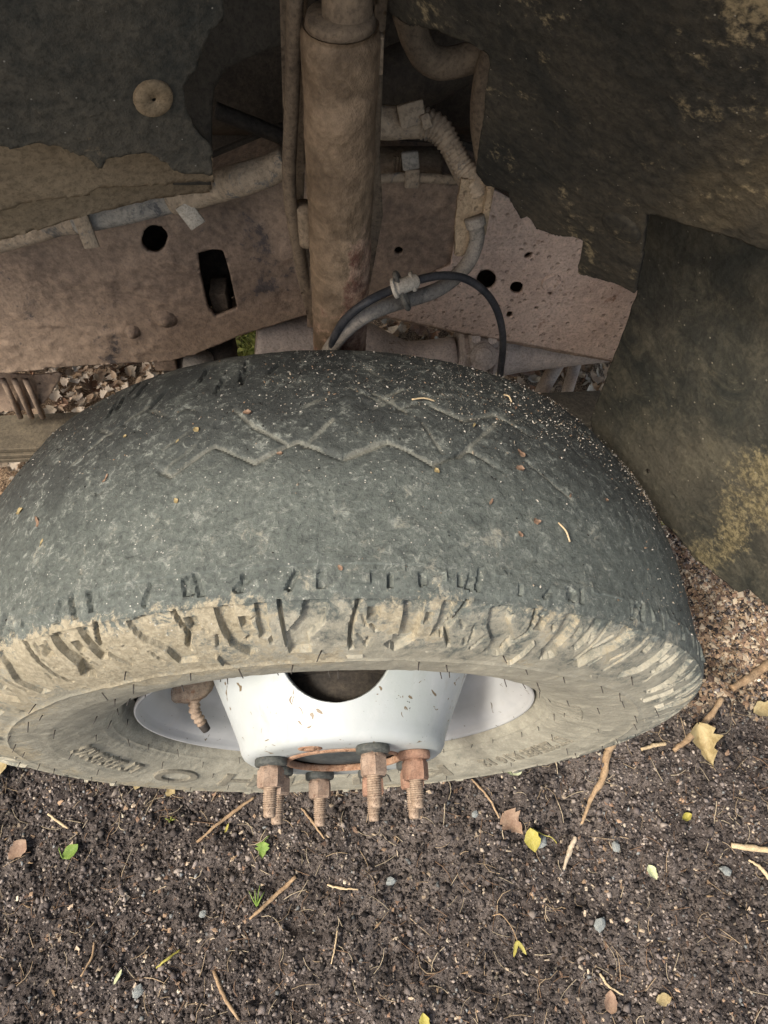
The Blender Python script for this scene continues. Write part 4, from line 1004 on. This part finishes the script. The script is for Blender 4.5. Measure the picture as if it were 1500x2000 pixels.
ac = piped('sensor_cable', [(640, 720), (645, 690), (655, 655), (678, 620), (720, 588), (768, 565), (820, 546), (868, 538), (910, 545), (945, 568), (968, 600), (980, 640), (982, 680), (976, 738)], [.224, .224, .224, .224, .226, .242, .258, .27, .28, .285, .29, .29, .29, .29], .0037, M['wire'], 14, n=12, label='thin black cable arching over the grey hose')
piped('cable_sleeve', [(770, 564), (792, 556), (810, 549)], [.241, .248, .255], .0066, M['clip'], parent=ac)
for px, py in ((771, 563), (806, 550)):
    piped('sleeve_collar', [(px - 3, py + 1), (px + 3, py - 1)], .241 if px < 790 else .254, .0086, M['clip'], parent=ac)
# rubber strap binding cable and hose
cpt = at(785, 569, y=.250); ang = np.linspace(0, 2 * np.pi, 40); ex = at(796, 598, y=.3) - at(772, 540, y=.3); ex /= np.linalg.norm(ex)
ptsl = np.array([cpt + ex * .019 * math.cos(t) + np.array([0, -1., .2]) * .0115 * math.sin(t) for t in ang])
V, F = tube(ptsl, .0026, 8, False); tp('hose_strap', V, F, dirty('grey strap', (.07, .068, .06), (.14, .13, .11), .5, 60))
piped('cable_end_fitting', [(976, 732), (973, 762)], .29, .0052, M['clip'], parent=ac)
# drive shaft with universal joint
ds = empty('drive_shaft'); ds.parent = truck; c_ds = at(935, 690, y=.47); ds.location = Vector(c_ds) - truck_off; ds['label'] = 'dusty grey shaft with a bolted universal joint under the frame'
piped('shaft_tube', [(500, 672), (640, 690), (700, 700), (790, 718), (892, 706)], .47, [.056, .056, .054, .0385, .036], M['shaft'], 28, parent=ds, n=12)
piped('shaft_rim', [(888, 693), (900, 695)], .47, [.0365, .0365], M['shaft'], 28, parent=ds)
P = [box(at(908, 700, y=.462), (.016, .05, .064), bev=.3), box(at(934, 700, y=.455), (.02, .05, .074), bev=.3), box(at(968, 695, y=.462), (.02, .05, .068), bev=.4), box(at(945, 662, y=.462), (.04, .03, .016), bev=.4)]
tp('yoke', *join(P), M['shaft'], ds, False)
Rj = frame_from(CAM - at(945, 697, y=.43))
for px, py, R_, h in ((945, 697, .0185, .014), ):
    V, F = lathe([(.0001, h), (R_ * .62, h), (R_ * .68, h * .8), (R_ * .7, h * .5), (R_ * .95, h * .45), (R_, h * .3), (R_, -h)], 32, 'z'); tp('joint_cap', V @ Rj.T + at(px, py, y=.432), F, M['shaft'], ds)
hx, hf2 = hexnut(.007, .006, 0); hx = hx[:, [0, 2, 1]] * (1, 1, -1)
for px, py in ((930, 662), (962, 664), (928, 718)):
    tp('joint_bolt', hx @ Rj.T + at(px, py, y=.425), hf2, M['shaft'], ds, False)
piped('shaft_tube', [(972, 690), (1010, 690), (1080, 686), (1180, 680), (1320, 672)], .48, [.036, .029, .025, .021, .018], M['shaft'], 24, parent=ds)
# links and leaf spring
piped('link_rod', [(1050, 780), (1080, 725), (1100, 690), (1110, 660)], .55, .0125, M['shaft'], label='slanting rod right of the joint, nearer one')
piped('link_rod', [(1105, 775), (1118, 730), (1130, 690)], .58, .0105, M['shaft'])
lsp = empty('leaf_spring'); lsp.parent = truck; p0, p1 = at(-60, 850, z=.3), at(1230, 794, z=.3); lsp.location = Vector((p0 + p1) / 2) - truck_off; lsp['label'] = 'flat dusty leaf spring running behind the tyre'
dx = (p1 - p0) / np.linalg.norm(p1 - p0); Rs = np.stack([dx, np.cross([0, 0, 1.], dx), [0, 0, 1.]], 1); L = np.linalg.norm(p1 - p0)
for k, (wd, off) in enumerate(((.068, 0), (.07, -.003), (.07, -.003))):
    V, F = box((0, off, -.011 * k), (L, wd, .0095), bev=.3); tp('spring_leaf', V @ Rs.T + (p0 + p1) / 2, F, M['spring'], lsp, False)
# axle from the wheel to the middle of the truck
tp('axle', *tube(np.array([(0, .1, ZC), (.0, .3, ZC), (.0, 1.1, ZC), (0, 1.75, ZC)]), [.05, .045, .045, .05], 20), M['dark_dust'])
# bump stop and small brackets under the left rail
tp('bump_stop', *join([box(at(392, 706, y=.47), (.1, .05, .035), bev=.3), box(at(425, 690, y=.47), (.05, .05, .03), bev=.3), tube(np.array([at(385, 706, y=.45), at(385, 735, y=.45)]), .022, 18)]), M['dark'])
tp('bump_rubber', *tube(np.array([at(388, 700, y=.442), at(388, 728, y=.442)]), [.02, .023], 18), M['loom_grey'])
sb = tsheet('splash_bracket', [(-60, 720), (60, 735), (122, 728), (116, 745), (88, 786), (60, 800), (-60, 812)], [ell(78, 751, 4, 3)], at(60, 760, y=.45), (0, -1, .2), .003, .004, M['frame'], None, None, 'small plate with slots under the left end of the rail')
for x0 in (14, 36, 58):
    tp('slat', *tube(np.array([at(x0 - 8, 742, y=.44), at(x0 + 26, 815, y=.44)]), .0042, 8), M['frame'], sb)
tab(318, 690, 326, 720, .03, .45, M['frame'], None, .008)

# ------------------------------------------------------------------ things resting on the tyre
TW = TV + WOFF; tpx, tpz = pj(TW)
nrm = np.stack([NR[None] * np.sin(TT), np.broadcast_to(NY, TT.shape), NR[None] * np.cos(TT)], -1).reshape(-1, 3)
facing = ((CAM - TW) * nrm).sum(1) > 0
def tyre_pt(px, py):
    d2 = (tpx[:, 0] - px) ** 2 + (tpx[:, 1] - py) ** 2; d2 = np.where(facing & (TW[:, 2] > ZC - .1), d2, 1e9)
    k = np.argpartition(d2, 6)[:6]; k = k[np.argmin(tpz[k])]; return TW[k], nrm[k]
r = np.random.default_rng(90)
scraps = [(482, 805, 18, 'brown', 'reddish brown leaf scrap on the tyre tread, left of centre near the top'), (345, 975, 13, 'tan', 'small pale yellow leaf scrap alone on the left of the tread'), (204, 936, 20, 'brown', 'torn brown leaf scrap at the far left of the tread'),
          (40, 1000, 22, 'tan', 'pale lobed leaf fragment at the left edge of the tread'), (72, 1020, 32, 'brown', 'long curled tan strip beside the pale fragment at the left edge of the tread'), (928, 832, 16, 'tan', 'pale flake on the tread above the right end of the zigzag groove'),
          (1015, 914, 20, 'brown', 'crumpled brown leaf scrap in the end of the zigzag groove'), (1018, 886, 22, 'brown', 'narrow brown scrap just above the groove end'), (960, 980, 18, 'brown', 'notched brown leaf scrap below the zigzag groove, right half'),
          (1046, 1015, 18, 'brown', 'slim oval brown scrap on the right of the tread'), (1018, 1042, 13, 'brown', 'lowest brown scrap on the smooth right half of the tread'), (1006, 797, 16, 'brown', 'brown flake near the inner edge of the tread, upper right'),
          (545, 886, 11, 'brown', 'tiny brown scrap between the two left zigzags'), (383, 838, 17, 'tan', 'tan crumpled scrap above the left end of the zigzag groove'), (345, 862, 14, 'tan', 'tan flat flake left of the zigzag groove'), (244, 853, 10, 'tan', 'small cream flake at upper left of the tread'),
          (665, 1106, 12, 'brown', 'dark thin scrap standing at the muddy edge under the tread centre'), (1115, 968, 13, 'brown', 'brown scrap beside the short cut in the tread'), (1184, 975, 12, 'brown', 'rightmost brown scrap near the tyre silhouette'), (855, 918, 14, 'tan', 'pale scrap under the middle of the zigzag groove'), (80, 1062, 18, 'tan', 'lowest pale scrap at the left edge of the tread'), (640, 1310, 0, '', '')]
for i, (px, py, s, m, lab) in enumerate(scraps):
    if not s: continue
    p, nn = tyre_pt(px, py); L = s * tpz.min() / FPX * 1.15
    V, F = leaf_shape(['odd', 'oval', 'long'][i % 3] if s < 25 else 'long', L, 500 + i, r.uniform(.1, .6), r.uniform(.1, .5)); V = V - np.array([L / 2, 0, 0])
    V, F = thicken(V, F, .0004)
    R = frame_from(nn, (math.cos(i * 2.1), math.sin(i * 2.1), .1)); o = mk('leaf_scrap', V @ R.T, F, M['leaf_brown'] if m == 'brown' else M['leaf_tan']); o.location = p + nn * .0012
    tag(o, lab, 'leaf scrap', 'leaf scraps on the tyre tread')
for (x0, y0, x1, y1, lab) in ((1093, 1020, 1112, 1056, 'thin pale stalk lying on the right of the tread'), (806, 780, 850, 782, 'short straw lying across the top of the tread'), (985, 772, 1000, 785, 'pale straw near the inner right edge of the tread')):
    a_, na = tyre_pt(x0, y0); b_, nb_ = tyre_pt(x1, y1); V, F = tube(smooth_path([a_ + na * .001, (a_ + b_) / 2 + na * .003, b_ + nb_ * .001], 5), .0007, 6); c_ = V.mean(0); o = mk('stalk', V - c_, F, M['wood_pale']); o.location = c_
    tag(o, lab, 'stalk', 'stalks on the tyre tread')
# fine pale grit on the tread
cand = np.where((SS.ravel() < -.012) & (YY.ravel() < .2) & (np.abs(TT.ravel()) < 1.45))[0]
wgt = .12 + 1.3 * sstep(YY.ravel()[cand], .06, .17); wgt = wgt * np.clip(.6 + 1.3 * fbm(P0[cand], 14, 3, 9), .1, 2)
k = r.choice(cand, 12000, p=wgt / wgt.sum()); n = len(k)
base = np.array([(1, 0, 0), (-1, 0, 0), (0, 1, 0), (0, -1, 0), (0, 0, 1), (0, 0, -1)], float)
sz = .00028 + .0007 * r.random(n) ** 5
V = base[None] * r.uniform(.4, 1.2, (n, 6, 1)) * sz[:, None, None] * np.stack([r.uniform(.7, 2.2, n), np.ones(n), np.ones(n)], 1)[:, None]
a = r.uniform(0, 6.28, n); V = np.stack([V[..., 0] * np.cos(a)[:, None] - V[..., 1] * np.sin(a)[:, None], V[..., 0] * np.sin(a)[:, None] + V[..., 1] * np.cos(a)[:, None], V[..., 2]], -1)
V += (TW[k] + nrm[k] * sz[:, None] * .4 + np.stack([r.uniform(-.002, .002, n), 0 * a, 0 * a], 1))[:, None]
f8 = np.array([(0, 2, 4), (2, 1, 4), (1, 3, 4), (3, 0, 4), (2, 0, 5), (1, 2, 5), (3, 1, 5), (0, 3, 5)]); F = (f8[None] + 6 * np.arange(n)[:, None, None]).reshape(-1, 3)
pal = np.array([(.55, .52, .46), (.38, .33, .26), (.26, .18, .12), (.025, .023, .022)])[r.choice(4, n, p=[.3, .2, .14, .36])] * r.uniform(.7, 1.1, (n, 1))
me = mesh('tread_grit', V.reshape(-1, 3), F, False); vcol(me, np.repeat(pal, 6, 0)); tag(link('tread_grit', me, M['soil_bits']), 'fine pale grit and debris dusted over the tyre tread', 'grit', kind='stuff')

# ------------------------------------------------------------------ things on the soil
def gpt(px, py, up=0.):
    p = at(px, py, z=.004); p[2] = float(ground_h(p[0], p[1])) + up; return p
def stick(name, pts, rad, mat, label, cat='stick', group=None, lift=.005, rough=.22):
    P = smooth_path([gpt(px, py, lift) for px, py in pts], 8); P[:, 2] = np.maximum(P[:, 2], ground_h(P[:, 0], P[:, 1]) + lift * .6)
    R = np.interp(np.linspace(0, 1, len(P)), np.linspace(0, 1, len(rad)), rad)
    P[1:-1, :2] += np.random.default_rng(int(pts[0][0])).normal(0, .0003, (len(P) - 2, 2)); V, F = tube(P, R * .9, 10); c = np.repeat(P, 10, 0); d_ = V - c; V = np.vstack([c + d_ * (1 + rough * 2 * fbm(V, 120, 3, 7))[:, None]])
    m = V.mean(0); o = mk(name, V - m, F, mat); o.location = m; return tag(o, label, cat, group)
stick('root', [(1232, 1428), (1205, 1438), (1180, 1470), (1172, 1520), (1150, 1565), (1134, 1610)], [.006, .008, .007, .006, .004, .002], M['wood'], 'crooked brown root on the soil right of the tyre', 'root', rough=.25, lift=.006)
stick('twig', [(497, 1558), (450, 1592), (385, 1645)], [.0022, .0032, .002], M['wood'], 'straight brown twig under the left lug nuts')
stick('twig', [(580, 1713), (540, 1750), (490, 1795)], [.0036, .0034, .002], M['wood'], 'pale brown twig beside the grass seedling')
stick('twig', [(1422, 1652), (1460, 1657), (1510, 1664)], [.004, .005, .005], M['wood_pale'], 'pale stripped twig at the right edge of the photo')
stick('twig', [(1455, 1680), (1480, 1695), (1505, 1720)], [.002, .003, .003], M['wood_pale'], 'thin pale twig just below the stripped twig at the right edge')
stick('twig', [(1312, 1468), (1345, 1440), (1380, 1400), (1400, 1370)], [.004, .006, .006, .005], M['wood'], 'brown stick passing behind the large tan leaf')
stick('twig', [(1245, 1468), (1270, 1460), (1295, 1455)], [.003, .004, .003], M['wood_pale'], 'short pale stick left of the large tan leaf')
stick('twig', [(1420, 1350), (1460, 1325), (1510, 1290)], [.006, .008, .008], M['wood'], 'thick dark stick at the right edge beside the tyre')
stick('twig', [(352, 1855), (330, 1872), (308, 1890)], [.0015, .0022, .001], M['leaf_yellow'], 'yellow straw lying at lower left')
stick('twig', [(918, 1525), (950, 1560), (972, 1600)], [.0018, .002, .0016], M['wood'], 'long thin stalk leading to the brown leaf under the lug nuts')
stick('twig', [(590, 1580), (610, 1605), (635, 1640)], [.0015, .002, .0015], M['wood'], 'thin twig left of the green three lobed leaf')
stick('twig', [(165, 1905), (182, 1870), (185, 1840)], [.0015, .002, .0015], M['wood'], 'thin brown twig at far lower left')
stick('twig', [(1168, 1900), (1185, 1925), (1215, 1942)], [.0015, .002, .0012], M['wood_pale'], 'thin pale twig near the bottom edge, right')
stick('twig', [(640, 1728), (665, 1735), (700, 1738)], [.0015, .002, .001], M['wood_pale'], 'thin pale twig under the lug nuts, mid ground')
stick('twig', [(420, 1895), (440, 1940), (470, 1990)], [.0025, .003, .0022], M['wood'], 'dark brown twig at the bottom edge')
stick('twig', [(660, 1815), (655, 1850), (648, 1880)], [.001, .0014, .001], M['wood_pale'], 'fine pale twig in the middle of the foreground')
stick('twig', [(95, 1590), (115, 1605), (135, 1618)], [.0016, .002, .0014], M['wood_pale'], 'short pale twig under the left of the tyre')
stick('bark_strip', [(1122, 1635), (1112, 1660), (1098, 1698)], [.003, .0055, .002], M['chip'], 'pale split bark strip right of the yellow leaf', 'bark')
def leaf_at(name, kind, px, py, L, ang, mat, label, curl=.3, fold=.3, stem=None, seed=0, lift=.004, tilt=(0, 0), cat='leaf', slim=1.):
    L = L * .84; V, F = leaf_shape(kind, L, seed, curl + .15, fold + .1); V = V - np.array([L / 2, 0, 0]); V[:, 1] *= slim; V, F = thicken(V, F, .0004)
    R = np.array(Matrix.Rotation(ang, 3, 'Z') @ Matrix.Rotation(tilt[0], 3, 'Y') @ Matrix.Rotation(tilt[1], 3, 'X')); p = gpt(px, py, lift + .003)
    e = empty(name, p); tag(e, label, cat)
    b = mk('leaf_blade', V @ R.T, F, mat, e)
    if stem:
        q = [gpt(a_, b_, .004) - p for a_, b_ in stem]; q[0] = np.array(R @ np.array([-L / 2, 0, curl * L * .25])); P = smooth_path(q, 6)
        P[1:-1, 2] += .004
        mk('leaf_stalk', *tube(P, .0008, 6), mat, e)
    return e
leaf_at('leaf', 'lobed', 1366, 1465, .085, -1.45, M['leaf_tan'], 'large crumpled tan leaf on the soil right of the tyre', .6, .8, None, 3, .012, (.1, .3), slim=.68)
leaf_at('leaf', 'lobed', 514, 1663, .028, -1.6, M['leaf_green'], 'small fresh green three lobed leaf under the lug nuts', .1, .25, [(518, 1650), (527, 1632)], 4, .008)
leaf_at('leaf', 'oval', 1038, 1642, .042, -1.5, M['leaf_yellow'], 'yellow leaf with an orange spot and a curved stalk', .2, .35, [(1048, 1634), (1060, 1631), (1075, 1636), (1086, 1648)], 6, .01, (0, .4))
leaf_at('leaf', 'oval', 1329, 1598, .022, .4, M['leaf_yellow'], 'tiny curled bright yellow leaf below the large tan leaf', .9, .9, None, 7, .008)
leaf_at('leaf', 'oval', 1000, 1503, .045, .5, M['leaf_pale'], 'rounded pale greenish leaf next to the foot of the tyre', .2, .2, None, 8, .008)
leaf_at('leaf', 'lobed', 1000, 1612, .05, -.9, M['leaf_brown'], 'dry brown lobed leaf at the end of a long thin stalk', .3, .3, None, 9, .006)
leaf_at('leaf', 'oval', 145, 1664, .032, .8, M['leaf_green'], 'small green leaf at lower left', .3, .35, [(135, 1672), (120, 1655)], 10, .006)
leaf_at('leaf', 'oval', 1267, 1704, .026, -1.2, M['leaf_pale'], 'pale green oval leaf on the open soil at right', .2, .4, None, 11, .006)
leaf_at('leaf', 'long', 235, 1906, .024, 1.1, M['leaf_pale'], 'narrow yellowish leaf at lower left', .2, .3, None, 12, .006)
leaf_at('leaf', 'oval', 826, 1990, .026, 1.7, M['leaf_yellow'], 'yellow leaf tip at the bottom edge', .2, .3, None, 13, .006)
leaf_at('leaf', 'long', 444, 1618, .018, 1.2, M['leaf_yellow'], 'little curled yellow leaf beside the straight twig', .7, .6, None, 14, .006)
leaf_at('leaf', 'oval', 1188, 1955, .034, 1.4, M['leaf_brown'], 'brown leaf lying near the bottom edge, right', .3, .3, None, 15, .006)
leaf_at('leaf', 'oval', 1290, 1950, .028, .2, M['leaf_tan'], 'tan leaf fragment at lower right', .3, .3, None, 16, .005)
leaf_at('leaf', 'odd', 272, 1530, .026, 1.2, M['leaf_tan'], 'tan leaf fragment at the foot of the tyre, left', .3, .4, None, 17, .006)
leaf_at('leaf', 'odd', 335, 1545, .024, 1.0, M['leaf_tan'], 'pale leaf fragment just right of the tan one at the foot of the tyre', .3, .4, None, 18, .006)
leaf_at('leaf', 'odd', 5, 1505, .05, 1.2, M['leaf_tan'], 'tan leaf at the left edge under the tyre', .3, .4, None, 19, .008)
leaf_at('leaf', 'odd', 1480, 1390, .05, .3, M['leaf_tan'], 'pale leaf at the right edge above the large tan leaf', .3, .3, None, 20, .008)
leaf_at('leaf', 'odd', 40, 1660, .04, .9, M['leaf_brown'], 'brown leaf fragment at the left edge of the foreground', .3, .2, None, 22, .004)
leaf_at('leaf', 'odd', 1075, 1478, .03, .9, M['leaf_brown'], 'small reddish leaf leaning on the foot of the tyre', .4, .5, None, 23, .008)
leaf_at('leaf', 'odd', 1292, 1028, .03, .5, M['leaf_yellow'], 'cream leaf seen in the gap between tyre and flap', .3, .3, None, 24, .02)
# winged maple seed pair
e = tag(empty('maple_seed', gpt(1008, 1836, .01)), 'pair of yellow winged maple seeds on a thin curved stalk', 'maple seed')
o0 = np.array(e.location)
for (px, py), m in (((1003, 1862), 1), ((1022, 1858), -1)):
    tipv = gpt(px, py, .011) - o0; L = np.linalg.norm(tipv); V, F = leaf_shape('long', L * 1.25, 30 + m, .1, .2); V, F = thicken(V, F, .0006); a_ = math.atan2(tipv[1], tipv[0]); R = np.array(Matrix.Rotation(a_, 3, 'Z')); mk('seed_wing', V @ R.T, F, M['leaf_yellow'], e)
mk('seed_stalk', *tube(smooth_path([np.zeros(3), gpt(995, 1810, .012) - o0, gpt(975, 1786, .011) - o0, gpt(960, 1788, .008) - o0], 6), .0007, 6), M['wood'], e)
# grass seedling
e = tag(empty('seedling', gpt(505, 1770)), 'tiny bright green grass seedling in the foreground soil', 'seedling'); o0 = np.array(e.location)
for k, (px, py, h) in enumerate(((503, 1738, .02), (490, 1740, .012), (512, 1728, .016), (520, 1742, .01))):
    q = gpt(px, py, h) - o0; P = smooth_path([np.zeros(3), q * .5 + (0, 0, .006), q], 5); mk('blade', *tube(P, np.linspace(.0016, .0004, len(P)), 5), M['leaf_green'], e)
e = tag(empty('seedling', gpt(332, 1602)), 'dim green sprout left of the straight twig', 'seedling'); o0 = np.array(e.location)
for k in range(4):
    q = gpt(332 + 10 * math.cos(k * 1.7), 1600 + 6 * math.sin(k * 1.7), .006) - o0; mk('blade', *tube(smooth_path([np.zeros(3), q * .6 + (0, 0, .004), q], 4), .0011, 5), M['moss'], e)
# stones and chips large enough to pick out
def stone_mesh(seed, squash):
    V, F = lathe([(.0001, -1), (.6, -.8), (.95, -.3), (1, .1), (.75, .7), (.0001, .95)], 9, 'z'); V = V * (1 + .35 * vn(V, 1.6, seed))[:, None] * np.array([1, .75, squash]); return mesh('pebble', V, F, False)
stones = [stone_mesh(i, .5 + .1 * (i % 3)) for i in range(5)]
for m_ in stones: m_.materials.append(M['stone'])
for px, py, s, lab in ((1168, 1805, .011, 'largest grey stone in the right foreground'), (1413, 1700, .009, 'grey blue stone at the right side of the soil'), (763, 1722, .008, 'dull grey stone below the middle lug nuts'), (1055, 1645, .011, 'dark stone beside the yellow leaf'), (1200, 1655, .008, 'small yellowish stone right of the bark strip'),
                       (925, 1592, .006, 'small pale stone under the rightmost lug nut'), (395, 1785, .006, 'grey stone in the left foreground'), (270, 1935, .009, 'flat tan stone at lower left'), (845, 1520, .006, 'pebble beside the foot of the tyre right of the nuts')):
    o = link('pebble', stones[int(px) % 5]); p = gpt(px, py, s * .3); o.location = p; o.scale = (s, s, s); o.rotation_euler = (.2, .1, px * .7); tag(o, lab, 'stone')
r = np.random.default_rng(55)
chips = []
for i in range(9):
    n_ = r.integers(6, 9); a_ = np.sort(r.uniform(0, 6.28, n_)); q = np.stack([1.1 * np.cos(a_) * r.uniform(.6, 1.2, n_), r.uniform(.3, .6) * np.sin(a_) * r.uniform(.6, 1.2, n_)], 1)
    V = np.vstack([[(x, y, .12 + r.normal(0, .08)) for x, y in q], [(0, 0, .25)], [(x * .95, y * .95, -.05) for x, y in q]]); F = [(k_, (k_ + 1) % n_, n_) for k_ in range(n_)] + [(k_, n_ + 1 + k_, n_ + 1 + (k_ + 1) % n_, (k_ + 1) % n_) for k_ in range(n_)]
    me = mesh('wood_chip', V, F, False); me.materials.append(M[('chip', 'leaf_brown', 'chip', 'wood')[i % 4]]); chips.append(me)
for i in range(110):
    px, py = r.uniform(0, 1500), 1460 + 540 * r.random() ** .8
    if px < 1240 and py < 1545: continue
    o = link('wood_chip', chips[r.integers(9)]); p = gpt(px, py, .0025); s = r.uniform(.003, .0075); o.location = p; o.scale = (s, s, s); o.rotation_euler = (r.normal(0, .35), r.normal(0, .35), r.uniform(0, 6.28))
    tag(o, 'small pale chip of wood or bark on the dark soil', 'wood chip', 'wood chips scattered on the soil')
